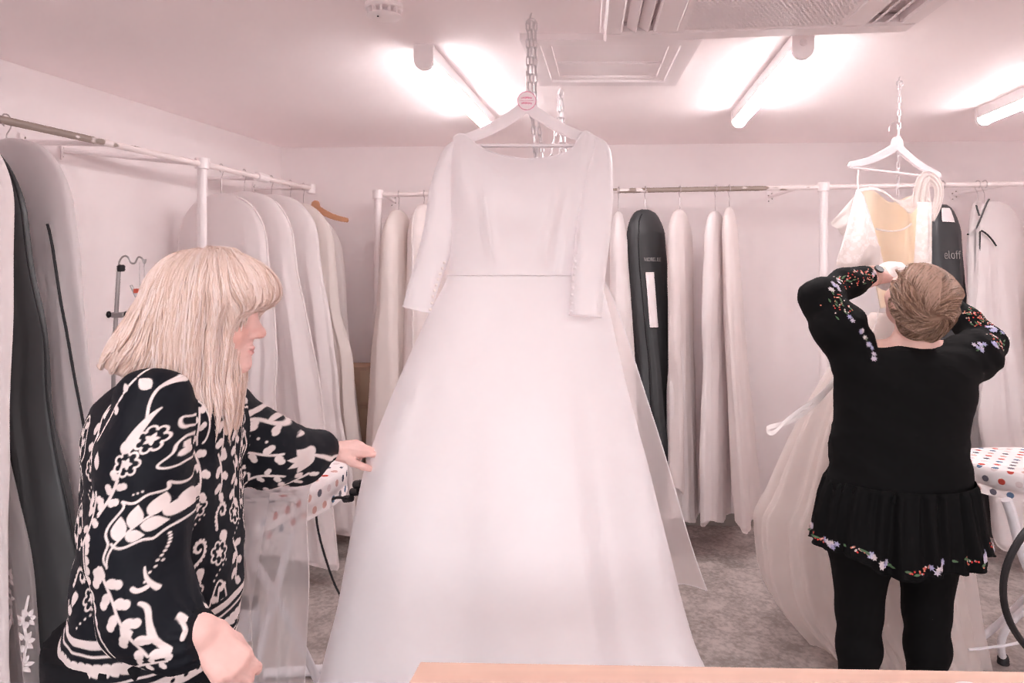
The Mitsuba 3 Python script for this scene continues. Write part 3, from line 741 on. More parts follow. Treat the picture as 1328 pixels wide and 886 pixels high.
# skirt: silhouette read in millimetres of drop from the waist
zs = np.array([Zp(y) for y in (358, 368, 400, 440, 500, 560, 600, 660, 720, 780, 840, 872)])
xl = np.array([Xp(x) for x in (581, 577, 560, 541, 514, 490, 476, 463, 452, 441, 425, 416)])
xr = np.array([Xp(x) for x in (776, 780, 789, 798, 812, 828, 839, 854, 869, 884, 902, 913)])
fb = np.array([.074, .078, .10, .122, .15, .175, .19, .212, .232, .25, .268, .276])
o = np.argsort(zs)
cl, cr_, cf = curve(zs[o], xl[o]), curve(zs[o], xr[o]), curve(zs[o], fb[o])
zr = np.linspace(zs[0], zs[-1], 120)
rows = []
for z in zr:
    s = (zs[0] - z) / (zs[0] - zs[-1])
    L_, R_, B_ = cl(z), cr_(z), cf(z)
    c, a = (L_ + R_) / 2, (R_ - L_) / 2
    x = c + a * np.sign(np.cos(phi)) * np.abs(np.cos(phi)) ** .9
    n = np.sin(phi)
    u = np.cos(phi)
    yy = B_ * np.sign(n) * np.abs(n) ** .8
    A = SS(.1, 1, s)
    front = -.085 * SS(.40, .58, u) + .05 * SS(.62, .85, u) + .030 * np.exp(-((u - .62) / .10) ** 2) - .035 * np.exp(-((u - .80) / .09) ** 2) + .016 * np.sin(2 * np.pi * (u * .9 + .1)) + .016 * np.exp(-((u + .55) / .16) ** 2) - .010 * np.exp(-((u + .2) / .1) ** 2)
    back = .03 * np.sin(2 * np.pi * u * 2.3)
    yy = yy - A * np.where(n < 0, front, -back) * np.abs(n) ** .5
    yy = yy - SS(.15, .35, s) * (1 - SS(.45, .75, s)) * .012 * np.exp(-((u + .8) / .12) ** 2) * (n < 0)
    rows.append(np.stack([x, YD + yy, z + .018 * A * np.sin(3 * phi + 1) * SS(.9, 1, s)], 1))
skirt_rows = np.array(rows)
g = np.concatenate([skirt_rows, skirt_rows[:, :1]], 1)
part(wd, 'skirt', sheet(g), 'mat_crepe', True)
hemline = skirt_rows[-1]
part(wd, 'hem', tube(hemline + [0, 0, .002], .0022, 6, True), 'mat_crepe')
# bodice with a bateau neckline; the rim follows the shoulders
zw = zs[0] + .004
def bod_rim(x, front):
    u = x - Xp(684)
    px_u = u * sD
    f = curve([-130, -104, -86, -60, -30, 0, 30, 55, 74, 92, 130], [Zp(y) for y in ((192, 183, 175, 193, 204, 208, 205, 196, 172, 181, 192) if front else (192, 183, 176, 195, 207, 211, 208, 198, 174, 181, 192))])
    return f(px_u)
rows = []
for v in np.linspace(0, 1, 60):
    zref = zw + v * (Zp(183) - zw)
    L_ = curve([Zp(362), Zp(330), Zp(300), Zp(250), Zp(205), Zp(180)], [Xp(x) for x in (582, 584, 584, 584, 585, 588)])(zref)
    R_ = curve([Zp(362), Zp(330), Zp(300), Zp(250), Zp(205), Zp(180)], [Xp(x) for x in (776, 772, 770, 770, 774, 779)])(zref)
    D_ = curve([0, .25, .55, .8, 1], [.074, .080, .095, .075, .026])(v)
    c, a = (L_ + R_) / 2, (R_ - L_) / 2
    x = c + a * np.sign(np.cos(phi)) * np.abs(np.cos(phi)) ** .85
    n = np.sin(phi); u = np.cos(phi)
    y = YD + D_ * np.sign(n) * np.abs(n) ** .75
    # bust darts and soft pulls towards the shoulders
    pull = .010 * np.exp(-((u - .28 - .35 * (v - .3)) / .07) ** 2) * SS(0, .25, v) * (1 - SS(.55, .8, v)) - .007 * np.exp(-((u - .42 - .3 * (v - .3)) / .06) ** 2) * (1 - SS(.5, .75, v))
    pull += .008 * np.exp(-((u + .38 + .25 * (v - .3)) / .09) ** 2) * SS(0, .25, v) * (1 - SS(.55, .8, v)) + .006 * np.sin(9 * u + 5 * v) * SS(.3, .6, v) * (1 - SS(.8, 1, v)) * .5
    y = y - np.where(n < 0, pull, 0)
    top = np.where(n < 0, bod_rim(x, True), bod_rim(x, False))
    rows.append(np.stack([x, y, zw + v * (top - zw)], 1))
g = np.array(rows); g = np.concatenate([g, g[:, :1]], 1)
part(wd, 'bodice', sheet(g), 'mat_crepe', True)
part(wd, 'neckline', tube(g[-1, :-1], .0022, 6, True), 'mat_crepe')
wl = skirt_rows[0] + [0, 0, .003]
c0 = wl.mean(0); wl = c0 + (wl - c0) * [1.006, 1.02, 1]
part(wd, 'waist_seam', tube(wl, .0026, 6, True), 'mat_crepe')
def sleeve(pts, wid, dep, seed, Yo):
    """pts: centre line in pixels; wid, dep: half widths in metres."""
    m = 60
    q = spline([P(x, y, YD + yo) for (x, y), yo in zip(pts, Yo)], m)
    s = np.linspace(0, 1, m)
    w = np.interp(s, np.linspace(0, 1, len(wid)), wid); d = np.interp(s, np.linspace(0, 1, len(dep)), dep)
    a = np.arange(64) * 2 * np.pi / 64
    t = np.gradient(q, axis=0); t /= np.linalg.norm(t, axis=1, keepdims=True)
    ex = np.cross([0, 1.0, 0], t); ex /= np.linalg.norm(ex, axis=1, keepdims=True); ey = np.cross(t, ex)
    r = q[:, None] + (w[:, None] * np.sign(np.cos(a)) * np.abs(np.cos(a)) ** .85)[..., None] * ex[:, None] + (d[:, None] * np.sign(np.sin(a)) * np.abs(np.sin(a)) ** .8)[..., None] * ey[:, None]
    wr = (meshkit.fbm(r * [14, 14, 7], 3, seed) - .5) * (.010 * SS(.0, .2, s) * 1.0)[:, None]
    r[..., 1] += wr
    r[0] = r[0].mean(0) + (r[0] - r[0].mean(0)) * .5
    return loft(r, True), r
m, r = sleeve([(606, 189), (590, 193), (581, 222), (570, 300), (556, 350), (541, 402)], [.010, .030, .047, .046, .043, .042], [.012, .022, .032, .036, .032, .026], 3, [0, 0, 0, -.005, -.01, -.012])
s1 = part(wd, 'sleeve', m, 'mat_crepe', 40)
part(s1, 'cuff', tube(r[-1] + [0, 0, .002], .0022, 6, True), 'mat_crepe')
for i in range(9):
    ctr = r[58 - 2 * i, 28 if True else 4]
    x = r[58 - 2 * i]; j = np.argmax(x[:, 0] - .8 * x[:, 1])
    part(s1, 'button', ellipsoid(x[j] + [.001, -.002, 0], (.0048, .0048, .0048), 2), 'mat_pearl', True)
m, r = sleeve([(760, 186), (778, 192), (775, 230), (769, 300), (764, 350), (759, 411)], [.010, .032, .050, .048, .046, .044], [.012, .022, .032, .036, .034, .028], 5, [0, -.01, -.03, -.065, -.085, -.105])
s2 = part(wd, 'sleeve', m, 'mat_crepe', 40)
part(s2, 'cuff', tube(r[-1] + [0, 0, .002], .0024, 6, True), 'mat_crepe')
for i in range(9):
    x = r[58 - 2 * i]; j = np.argmin(x[:, 0] + .8 * x[:, 1])
    part(s2, 'button', ellipsoid(x[j] + [-.001, -.002, 0], (.0048, .0048, .0048), 2), 'mat_crepe', True)
# the sheer train behind
tz = np.linspace(0, 1, 60)
edge = spline([P(778, 356, 2.09), P(800, 400, 2.12), P(830, 490, 2.18), P(862, 590, 2.23), P(888, 680, 2.25), P(917, 766, 2.26)], 60)
inner = spline([P(740, 350, 2.06), P(745, 420, 2.10), P(752, 520, 2.20), P(760, 620, 2.30), P(768, 720, 2.36), P(800, 800, 2.38)], 60)
u = np.linspace(0, 1, 50)
g = edge[:, None] * (1 - u)[None, :, None] + inner[:, None] * u[None, :, None]
g[..., 1] += .10 * np.sin(np.pi * u)[None] * tz[:, None] + .03 * np.sin(9 * u)[None] * tz[:, None]
part(wd, 'train', sheet(g), 'mat_organza', True, label='sheer organza train')
part(wd, 'train_edge', tube(edge, .0018, 6), 'mat_crepe')
part(wd, 'train_edge', tube(g[-1], .0018, 6), 'mat_crepe')
tag(wd, 'plain white long-sleeved wedding dress with a boat neckline hanging in the middle', 'wedding dress')

# ---------------------------------------------------------------- the strapless champagne and lace dress
mat('champagne', pr((0.85, 0.735, 0.60), 0.55, 0.4, sheen=0.3))
mat('lacework', pr(proc(lambda p, n, uv: mix((0.80, 0.74, 0.71), (0.86, 0.82, 0.80), smoothstep(0.45, 0.6, fbm(p.x * 70, p.y * 70, p.z * 70, 2)))), 0.7))
mat('lace_sheer', {'type': 'mask', 'opacity': 0.72, 'bsdf': thin((0.84, 0.79, 0.77), .6)})
mat('tulle', {'type': 'mask', 'opacity': 0.45, 'bsdf': thin((0.86, 0.79, 0.77), .7)})
cd = 'champagne_dress'
Y2 = 2.68
C = lambda px, py, dy=0.0: P(px, py, Y2 + dy)
def quadsheet(a, b, c, d, m=24, n=24, bulge=0.0, wav=0.0, k=3, bdir=(0, -1, 0)):
    """a-b along the top, d-c along the bottom."""
    v, u = np.meshgrid(np.linspace(0, 1, m), np.linspace(0, 1, n), indexing='ij')
    g = (a * (1 - u)[..., None] + b * u[..., None]) * (1 - v)[..., None] + (d * (1 - u)[..., None] + c * u[..., None]) * v[..., None]
    return g + (bulge * np.sin(np.pi * u) * np.sin(np.pi * np.clip(v, 0, 1)) + wav * np.sin(2 * np.pi * k * u + 3 * v) * (0.3 + 0.7 * v))[..., None] * np.array(bdir, float)
# inner front shell, seen from the open back; sweetheart top edge
top = spline([C(1112, 247, -.02), C(1128, 244, .03), C(1147, 250, .05), C(1165, 261, .055), C(1180, 256, .055), C(1192, 253, .05), C(1203, 258, .02), C(1208, 268, -.03)], 40)
bot = spline([C(1142, 400, .0), C(1155, 400, .05), C(1170, 400, .07), C(1185, 400, .05), C(1196, 400, .0)], 40)
v = np.linspace(0, 1, 40)[:, None, None]
g = top[None] * (1 - v) + bot[None] * v
uu = np.linspace(0, 1, 40)[None]
g[..., 1] += (.05 * np.sin(np.pi * uu) + .03 * np.sin(np.pi * np.clip(v[..., 0] * 1.6, 0, 1)) * (np.exp(-((uu - .35) / .2) ** 2) + np.exp(-((uu - .78) / .15) ** 2)))
part(cd, 'lining', sheet(g, .004), 'mat_champagne', True, label='champagne satin lining')
# white cup edge along the sweetheart and the lace strip on the left cup
band = np.stack([top + [0, -.004, .003], top + [0, -.006, -.020 * 1.0]], 0)
low = top + np.stack([0 * uu[0], 0 * uu[0] - .008, -.012 - .055 * np.exp(-((uu[0] - .62) / .09) ** 2)], 1)
gb = top[None] * (1 - np.linspace(0, 1, 8)[:, None, None]) + low[None] * np.linspace(0, 1, 8)[:, None, None] + [0, -.006, .002]
part(cd, 'cup_edge', sheet(gb, .004), 'mat_lacework', True, label='white lace edge of the cups')
part(cd, 'bust_seam', tube(spline([C(1134, 297, .04), C(1150, 300, .06), C(1168, 298, .07), C(1180, 290, .06)], 20) + [0, -.012, 0], .0035, 6), 'mat_lacework')
# left wing: back panel folded outwards
part(cd, 'back_panel', sheet(quadsheet(C(1111, 246, -.03), C(1120, 252, -.05), C(1146, 345, -.06), C(1084, 342, -.16), 30, 24, .03, .008, 2), .003), 'mat_lacework', True, label='white lace back panel folded outwards')
part(cd, 'back_panel', sheet(quadsheet(C(1190, 262, -.05), C(1209, 262, -.10), C(1206, 420, -.08), C(1180, 420, -.05), 30, 20, .02, .004, 2), .003), 'mat_lacework', True, label='white lace back panel')
part(cd, 'bow_loop', sheet(quadsheet(C(1110, 252, .0), C(1112, 300, .0), C(1100, 312, -.02), C(1077, 289, -.02), 20, 20, .03, .006, 2), .002), 'mat_lace_sheer', True, label='stiff translucent bow loop')
part(cd, 'bow_loop', sheet(quadsheet(C(1104, 300, -.05), C(1142, 320, -.08), C(1140, 360, -.09), C(1084, 344, -.12), 20, 20, .03, .006, 2), .002), 'mat_lace_sheer', True)
# off-the-shoulder strap over the right end of the hanger
strap = spline([C(1193, 268, -.05), C(1194, 244, -.03), C(1204, 229, .0), C(1215, 238, .0), C(1217, 258, -.02), C(1208, 282, -.07)], 40)
tg = np.gradient(strap, axis=0); tg /= np.linalg.norm(tg, axis=1, keepdims=True)
wv = np.cross(tg, [0, 1.0, 0]) * .024 + np.array([0, .012, 0])
g = strap[:, None] + np.linspace(-1, 1, 14)[None, :, None] * wv[:, None] + (.007 * np.sin(np.arange(14) * 1.3))[None, :, None] * np.array([0, 1.0, 0])
part(cd, 'strap', sheet(g, .003), 'mat_lace_sheer', True, label='sheer off-the-shoulder strap')
part(cd, 'hanging_loop', tube(np.array([C(1113, 246, -.02), C(1112.5, 232, -.01), C(1114, 217, .0)]), .003, 6), 'mat_lacework')
part(cd, 'hanging_loop', tube(np.array([C(1207, 262, -.03), C(1204, 246, -.02), C(1205, 229, .0)]), .003, 6), 'mat_lacework')
# skirt: a lining and three layers of tulle
def layer(scale, zb, seed, k, amp, lift=0):
    n = 260; a = np.arange(n) * 2 * np.pi / n
    r = np.random.default_rng(seed)
    ph = r.random(6) * 6.28
    rows = []
    zt = C(0, 400)[2] - .02
    for s in np.linspace(0, 1, 60):
        z = zt + (zb - zt) * s
        L_ = curve([0, .15, .35, .55, .62, .75, 1], [(1140 - CX) / F * Y2, (1090 - CX) / F * Y2, (1045 - CX) / F * Y2, (1010 - CX) / F * Y2, (996 - CX) / F * Y2, (1000 - CX) / F * Y2, (1060 - CX) / F * Y2] if lift else
                   [(1140 - CX) / F * Y2, (1098 - CX) / F * Y2, (1060 - CX) / F * Y2, (1035 - CX) / F * Y2, (1030 - CX) / F * Y2, (1035 - CX) / F * Y2, (1066 - CX) / F * Y2])(s)
        R_ = curve([0, .2, .6, 1], [(1198 - CX) / F * Y2, (1215 - CX) / F * Y2, (1240 - CX) / F * Y2, (1264 - CX) / F * Y2])(s)
        L_ = (L_ - 1.53) * scale + 1.53; R_ = (R_ - 1.53) * scale + 1.53
        c, w = (L_ + R_) / 2, (R_ - L_) / 2
        b = .06 + .26 * SS(0, .8, s) * scale
        f = 1 + amp * SS(0, .5, s) * (np.sin(k * a + ph[0] + 2 * s) + .6 * np.sin((k * 2 + 1) * a + ph[1]) + .4 * np.sin((3 * k - 2) * a + ph[2] + 3 * s))
        rag = .05 * meshkit.fbm(np.stack([4 * np.cos(a), 4 * np.sin(a), 0 * a + seed], 1), 3, seed) * SS(.8, 1, s)
        rows.append(np.stack([c + w * np.cos(a) * f, Y2 + .05 + b * np.sin(a) * f, z + rag], 1))
    g = np.array(rows)
    return sheet(np.concatenate([g, g[:, :1]], 1))
part(cd, 'underskirt', layer(.86, .03, 3, 9, .03), 'mat_bag_cream', True)
mat('tulle2', {'type': 'mask', 'opacity': 0.5, 'bsdf': thin((0.85, 0.78, 0.75), .7)})
part(cd, 'tulle_layer', layer(.96, .05, 5, 12, .04, 1), 'mat_tulle2', True)
part(cd, 'tulle_layer', layer(1.02, .03, 6, 14, .045, 1), 'mat_tulle', True)
mat('ribbon', pr((0.86, 0.80, 0.79), 0.5))
def ribbon(pts, w, n=60):
    q = spline(pts, n)
    return sheet(q[:, None] + np.array([-.5, .5])[None, :, None] * np.array([.15, .3, 1.0]) * w, .0015)
part(cd, 'sash', ribbon([C(1140, 440, -.18), C(1105, 478, -.22), C(1084, 496, -.24), C(1062, 520, -.26), C(1040, 538, -.27), C(1015, 550, -.28), C(994, 557, -.28), C(1000, 562, -.285), C(1016, 549, -.29), C(1045, 527, -.28), C(1085, 487, -.26)], .016, 90), 'mat_ribbon', True, label='white ribbon with a loop')
part(cd, 'sash', ribbon([C(1140, 400, -.12), C(1132, 430, -.13), C(1122, 452, -.14)], .012, 20), 'mat_ribbon', True)
tag(cd, 'strapless wedding dress with champagne lining and tulle skirt in front of the woman in black', 'wedding dress')

# ---------------------------------------------------------------- ironing boards
mat('white_metal', pr((0.72, 0.70, 0.73), 0.35, 0.5))
DOT = [(0.05, 0.055, 0.085), (0.50, 0.07, 0.05), (0.70, 0.60, 0.60), (0.13, 0.12, 0.15), (0.62, 0.38, 0.34), (0.10, 0.16, 0.26)]
def dotted(uvec, vvec, pu, pv, r, by_uv=False):
    """White cloth printed with rows of coloured spots; the spots lie in the cloth's own directions."""
    U, V = np.array(uvec, float), np.array(vvec, float)
    def fn(p, n, uv):
        a = (uv.x if by_uv else p.x * U[0] + p.y * U[1] + p.z * U[2]) / pu
        b = (uv.y if by_uv else p.x * V[0] + p.y * V[1] + p.z * V[2]) / pv
        row = dr.floor(b)
        a = a + 0.5 * (row - 2 * dr.floor(row / 2))
        fa, fb_ = a - dr.floor(a) - 0.5, b - row - 0.5
        d = dr.sqrt(dr.square(fa * pu) + dr.square(fb_ * pv))
        k = mikit.cell_rand(dr.floor(a), row, 5)
        c = mi.Color3f(*DOT[0])
        for i in range(1, len(DOT)):
            c = dr.select(k > i / len(DOT), mi.Color3f(*DOT[i]), c)
        return mix((0.82, 0.76, 0.76), c, 1 - smoothstep(r - .0012, r + .0012, d))
    return proc(fn)
def board_outline(L, w, tip=.45):
    """Top outline, nose towards +x."""
    x = np.linspace(-1, 1, 60)
    return Polygon([(-L / 2, -w / 2), (L / 2 - tip, -w / 2)] + [(L / 2 - tip + tip * math.sin(t), -w / 2 * math.cos(t) ** .8 if math.cos(t) > 0 else 0) for t in np.linspace(0, math.pi / 2, 16)[1:]] +
                   [(L / 2 - tip + tip * math.sin(t), w / 2 * math.cos(t) ** .8 if math.cos(t) > 0 else 0) for t in np.linspace(math.pi / 2, 0, 16)[1:]] + [(-L / 2, w / 2)]).buffer(.03).buffer(-.03)
def board(key, centre, yaw, L, w, ztop, skirt, label, tip):
    """Cover with its side, the legs crossing below, feet."""
    R = trimesh.transformations.rotation_matrix(math.radians(yaw), [0, 0, 1])
    def pl(m):
        m = m.copy(); m.apply_transform(R); m.apply_translation([centre[0], centre[1], 0]); return m
    ex = R[:3, 0]; ey = R[:3, 1]
    o = board_outline(L, w, tip)
    pts = np.array(o.exterior.coords)[:-1]
    ln = LineString(np.vstack([pts, pts[:1]]))
    pts = np.array([ln.interpolate(t, True).coords[0] for t in np.linspace(0, 1, 161)[:-1]])
    c = np.array([0, 0])
    inn = np.array(o.buffer(-.02).exterior.coords)
    rings = []
    for off, z in ((-.012, -.012), (-.0, -skirt), (.0, -.016), (-.003, -.007), (-.009, -.002), (-.018, 0), (-.06, .001)):
        q = o.buffer(off) if off else o
        l2 = LineString(q.exterior.coords)
        rr = np.array([l2.interpolate(l2.project(Point(p))).coords[0] for p in pts])
        rings.append(np.column_stack([rr, np.full(len(rr), ztop + z)]))
    top, side = np.array(rings[4:]), np.array(rings[:5])
    side = np.concatenate([side, side[:, :1]], 1)
    arc = np.concatenate([[0], np.cumsum(np.linalg.norm(np.diff(side[2], axis=0), axis=1))])
    mu, mt = 'mat_dots_' + key, 'mat_dots_side_' + key
    scene[mt] = pr(dotted((0, 0, 0), (0, 0, 0), .048, .040, .0105, True), .7)
    scene[mu] = pr(dotted(ex, ey, .048, .040, .0105), .7)
    tm = loft(top, False); n0 = len(tm.vertices)
    cap = trimesh.creation.triangulate_polygon(Polygon(top[-1][:, :2]), engine='earcut')
    tm = cat(tm, trimesh.Trimesh(np.column_stack([cap[0], np.full(len(cap[0]), top[-1][0, 2])]), cap[1], process=False))
    part(key, 'cover', pl(tm), mu, 40, label='white cover with coloured spots')
    part(key, 'cover_side', pl(sheet(side)), mt, True, uv=np.stack([np.tile(arc, 5), side[..., 2].ravel()], 1), label='hanging side of the spotted cover')
    part(key, 'board', pl(move(extrude(o.buffer(-.014), .012), (0, 0, ztop - .030))), 'mat_white_metal')
    return pl, ex, ey
tag('ironing_board', 'ironing board with a spotted cover under a sheer veil beside the blonde woman', 'ironing board')
pl, ex, ey = board('ironing_board', (-.688, 1.986), 71, .55, .30, .925, .085, '', .26)
def leg(key, pl, pts, r=.0125, name='leg'):
    return part(key, name, pl(tube(spline(pts, 24), r, 12)), 'mat_white_metal')
leg('ironing_board', pl, [(-.22, .0, .90), (.05, .0, .50), (.30, .0, .03)])
leg('ironing_board', pl, [(.20, .03, .90), (.0, .03, .50), (-.24, .03, .03)])
for x in (.31, -.25):
    f = part('ironing_board', 'foot', pl(tube([(x, -.24, .018), (x, .24, .018)], .0155, 14)), 'mat_white_metal')
    for y in (-.25, .25):
        part(f, 'foot_cap', pl(cyl((x, y - .014, .018), (x, y + .014, .018), .0175, 14)), 'mat_black_plastic')
part('ironing_board', 'foot', tube(spline([(-.93, 2.56, .021), (-.62, 2.59, .021), (-.50, 2.59, .021)], 20), .019, 14), 'mat_white_metal')
# iron rest levers and the cable below the nose
part('ironing_board', 'lever', tube(spline([P(402, 668, 1.95), P(415, 660, 1.98), P(430, 648, 2.0), P(447, 647, 2.0)], 16), [.003] + [.006] * 6 + [.004] * 9, 8), 'mat_black_plastic', label='black lever')
for px, py in ((452, 647), (466, 628), (462, 638)):
    part('ironing_board', 'knob', cyl(P(px - 5, py + .5, 2.02), P(px + 4, py - .5, 2.0), .012 if py < 645 else .010, 14), 'mat_black_plastic', label='black knob')
part('ironing_board', 'cable', tube(spline([P(410, 664, 1.97), P(413, 690, 2.0), P(424, 730, 2.05), P(440, 770, 2.1), P(470, 800, 2.2)], 40), .0035, 8), 'mat_black_plastic', label='thin black cable')
# a white floor fan foot seen below the veil: the swivel clamp of the board's leg
part('ironing_board', 'clamp', lathe([(0, -.05), (.028, -.045), (.036, 0), (.03, .045), (0, .05)], 24, P(322, 806, 2.0)), 'mat_white_metal')
part('ironing_board', 'clamp', box(P(306, 787, 2.0) - [0, .02, .0], P(332, 776, 2.0) + [0, .02, 0], .004), 'mat_black_plastic', label='black clamp')

tag('ironing_board_001', 'ironing board with a spotted cover to the right of the woman in black', 'ironing board')
pl, ex, ey = board('ironing_board_001', (2.236, 2.327), 168, 1.28, .44, .86, .095, '', .36)
k = 'ironing_board_001'
A1, B1 = P(1254, 842, 2.72), P(1338, 768, 2.62)
part(k, 'leg', tube(spline([A1 + [0, 0, .012], B1, B1 + (B1 - A1) * 1.0 + [0, -.10, .10], [2.55, 2.25, .83]], 30), .0135, 12), 'mat_white_metal')
A2 = P(1301, 852, 2.66); A2[2] = .022
part(k, 'leg', tube(spline([A2, P(1300, 826, 2.62), P(1312, 806, 2.60), P(1334, 786, 2.58), P(1380, 735, 2.5), [2.62, 2.20, .83]], 40), .0135, 12), 'mat_white_metal')
part(k, 'leg', tube(spline([P(1305, 648, 2.25), P(1318, 690, 2.25), P(1345, 760, 2.25), [2.35, 2.25, .02]], 30), .016, 12), 'mat_white_metal')
part(k, 'foot_cap', lathe([(0, .001), (.021, .001), (.020, .022), (.015, .036), (0, .036)], 16, (A2[0], A2[1], 0)), 'mat_black_plastic')
part(k, 'foot_cap', lathe([(0, .001), (.021, .001), (.020, .022), (.015, .036), (0, .036)], 16, (A1[0], A1[1], 0)), 'mat_black_plastic')
part('ironing_board_001', 'brace', tube([P(1256, 843, 2.35), P(1300, 838, 2.35), P(1360, 826, 2.35)], .005, 8), 'mat_white_metal')
part('ironing_board_001', 'cable', tube(spline([P(1345, 675, 1.75), P(1326, 695, 1.75), P(1307, 730, 1.76), P(1301, 765, 1.77), P(1307, 800, 1.78), P(1330, 838, 1.8), P(1380, 880, 1.9)], 50), .0088, 10), 'mat_black_plastic', label='thick black hose')

# ---------------------------------------------------------------- the sheer veil over the left board
mat('veil', {'type': 'mask', 'opacity': 0.44, 'bsdf': thin((0.70, 0.66, 0.67), .7)})
key = 'veil'
ctrl = [  # rows of points (px, py, Y) from the far edge over the board and down to the floor
    [(322, 612, 1.98), (345, 622, 2.0), (372, 626, 2.02), (392, 626, 2.0), (410, 620, 1.98)],
    [(318, 640, 1.74), (345, 642, 1.74), (372, 644, 1.76), (388, 644, 1.80), (400, 652, 1.86)],
    [(316, 690, 1.60), (342, 690, 1.61), (368, 685, 1.63), (386, 680, 1.68), (398, 690, 1.78)],
    [(322, 760, 1.60), (346, 745, 1.61), (366, 740, 1.63), (386, 740, 1.66), (401, 740, 1.74)],
    [(326, 830, 1.62), (345, 820, 1.62), (362, 815, 1.64), (384, 815, 1.66), (399, 815, 1.72)],
    [(330, 905, 1.64), (345, 905, 1.65), (362, 905, 1.66), (382, 905, 1.68), (398, 905, 1.72)]]
A = np.array([[P(*c) for c in r] for r in ctrl])
A = np.array([spline(A[:, j], 70) for j in range(A.shape[1])]).transpose(1, 0, 2)
A = np.array([spline(A[i], 60) for i in range(70)])
v, u = np.linspace(0, 1, 70)[:, None], np.linspace(0, 1, 60)[None]
A[..., 1] += .010 * np.sin(2 * np.pi * (u * 2.2 + .4 * v)) * (0.2 + v) - .006
A[:20, :, 2] += .012
part(key, 'net', sheet(A), 'mat_veil', True)
for e in (A[:, 0], A[:, -1]):
    part(key, 'edging', tube(e, .0013, 5), 'mat_ribbon')
B = np.array([[P(*c) for c in r] for r in [
    [(308, 625, 1.72), (326, 632, 1.70), (350, 640, 1.70)], [(308, 690, 1.58), (324, 690, 1.57), (342, 690, 1.58)],
    [(300, 770, 1.58), (315, 770, 1.57), (330, 765, 1.58)], [(294, 850, 1.60), (304, 850, 1.59), (318, 850, 1.60)]]])
B = np.array([spline(B[:, j], 50) for j in range(3)]).transpose(1, 0, 2); B = np.array([spline(B[i], 24) for i in range(50)])
part(key, 'net', sheet(B), 'mat_veil', True)
tag(key, 'sheer white veil draped over the spotted ironing board beside the blonde woman', 'veil')

# ---------------------------------------------------------------- worktable in front
mat('table', pr(proc(lambda p, n, uv: mix((0.76, 0.52, 0.42), (0.71, 0.475, 0.38), fbm(p.x * 3, p.y * 60, 0, 3))), 0.5, 0.4))
wt = 'worktable'
ZT = .80
a, b2 = P(545, 858.5, .73 * F / 506.5), P(1328, 871.5, .73 * F / 519.5)
far_r = a + (b2 - a) * 1.5
lf = P(530, 886, .73 * F / 534)
dl = (lf - a) / np.linalg.norm(lf - a)
near_l = a + dl * .62; near_r = far_r + dl * .62
ol = Polygon([a[:2], far_r[:2], near_r[:2], near_l[:2]])
part(wt, 'top', move(cat(extrude(ol.buffer(-.001), .024), move(extrude(ol, .020), (0, 0, .002))), (0, 0, ZT - .024)), 'mat_table', False)
for q in (a, far_r, near_r, near_l):
    cc = np.array(ol.centroid.coords[0]); e = q[:2] + (cc - q[:2]) * .10
    part(wt, 'leg', box((e[0] - .025, e[1] - .025, .001), (e[0] + .025, e[1] + .025, ZT - .024)), 'mat_table')
tag(wt, 'peach wooden table top along the bottom edge of the photo', 'table')
m = lathe([(.020, 0), (.034, .001), (.036, .006), (.036, .024), (.033, .030), (.020, .030)], 32)
part('tape_roll', 'roll', move(m, (*P(1266, 880, 1.13)[:2], ZT + .001)), 'mat_card')
part('tape_roll', 'core', move(lathe([(.0, .0), (.0195, .0), (.0195, .028), (.016, .028), (.016, .002), (0, .002)], 28), (*P(1266, 880, 1.13)[:2], ZT + .001)), 'mat_cardboard')
tag('tape_roll', 'white roll barely showing on the peach table at the bottom right', 'roll of tape')

# ---------------------------------------------------------------- slim metal stand with a hooked top by the left wall
YS = 2.55
st = 'feeder_stand'
q = lambda x, y, d=0.0: P(x, y, YS + d)
base = q(140, 600)
part(st, 'pole', tube([(base[0], YS, .02), q(148, 452), q(154, 352)], .0075, 12), 'mat_grey_metal')
part(st, 'base', lathe([(0, 0.001), (.13, 0.001), (.13, .012), (.02, .022), (0, .022)], 32, (base[0], YS, 0)), 'mat_grey_metal')
part(st, 'hook_wire', tube(spline([q(155, 350), q(156, 337), q(162, 332), q(167, 335), q(170, 341), q(175, 341), q(179, 334), q(184, 335), q(187, 341), q(189, 336)], 50), .0036, 8), 'mat_grey_metal')
part(st, 'clamp_knob', lathe([(0, -.013), (.012, -.012), (.014, -.006), (.014, .008), (.009, .013), (0, .014)], 10, q(157, 348)), 'mat_black_plastic')
part(st, 'clamp_block', box(q(146, 412) - [0, .012, 0], q(162, 405) + [0, .012, 0], .003), 'mat_grey_metal')
part(st, 'clamp_arm', tube([q(152, 408), q(178, 403)], .006, 8), 'mat_grey_metal')
for x in (141, 164):
    part(st, 'clamp_knob', ellipsoid(q(x, 408), (.009, .009, .013), 2), 'mat_black_plastic')
part(st, 'pole_joint', ellipsoid(q(149, 437), (.014, .012, .018), 2), 'mat_grey_metal')
mat('red_plastic', pr((0.55, 0.10, 0.06), 0.35, 0.5))
for x in (181, 187):
    part(st, 'thread', tube([q(x, 340), q(x + .3, 376)], .0016, 6), 'mat_steel_hook')
fu = part(st, 'funnel', lathe([(.001, -.045), (.006, -.035), (.020, .0), (.021, .006), (0, .006)], 20, q(182, 382)), 'mat_white_metal')
part(fu, 'red_rim', lathe([(.0, .0), (.023, .0), (.023, .016), (.0, .016)], 20, q(182, 380)), 'mat_red_plastic')
part(st, 'scraper', tube([q(170, 370), q(182, 396)], .005, 6), 'mat_grey_metal')
tag(st, 'slim grey metal stand with curled hook and small red cup by the left wall', 'stand')

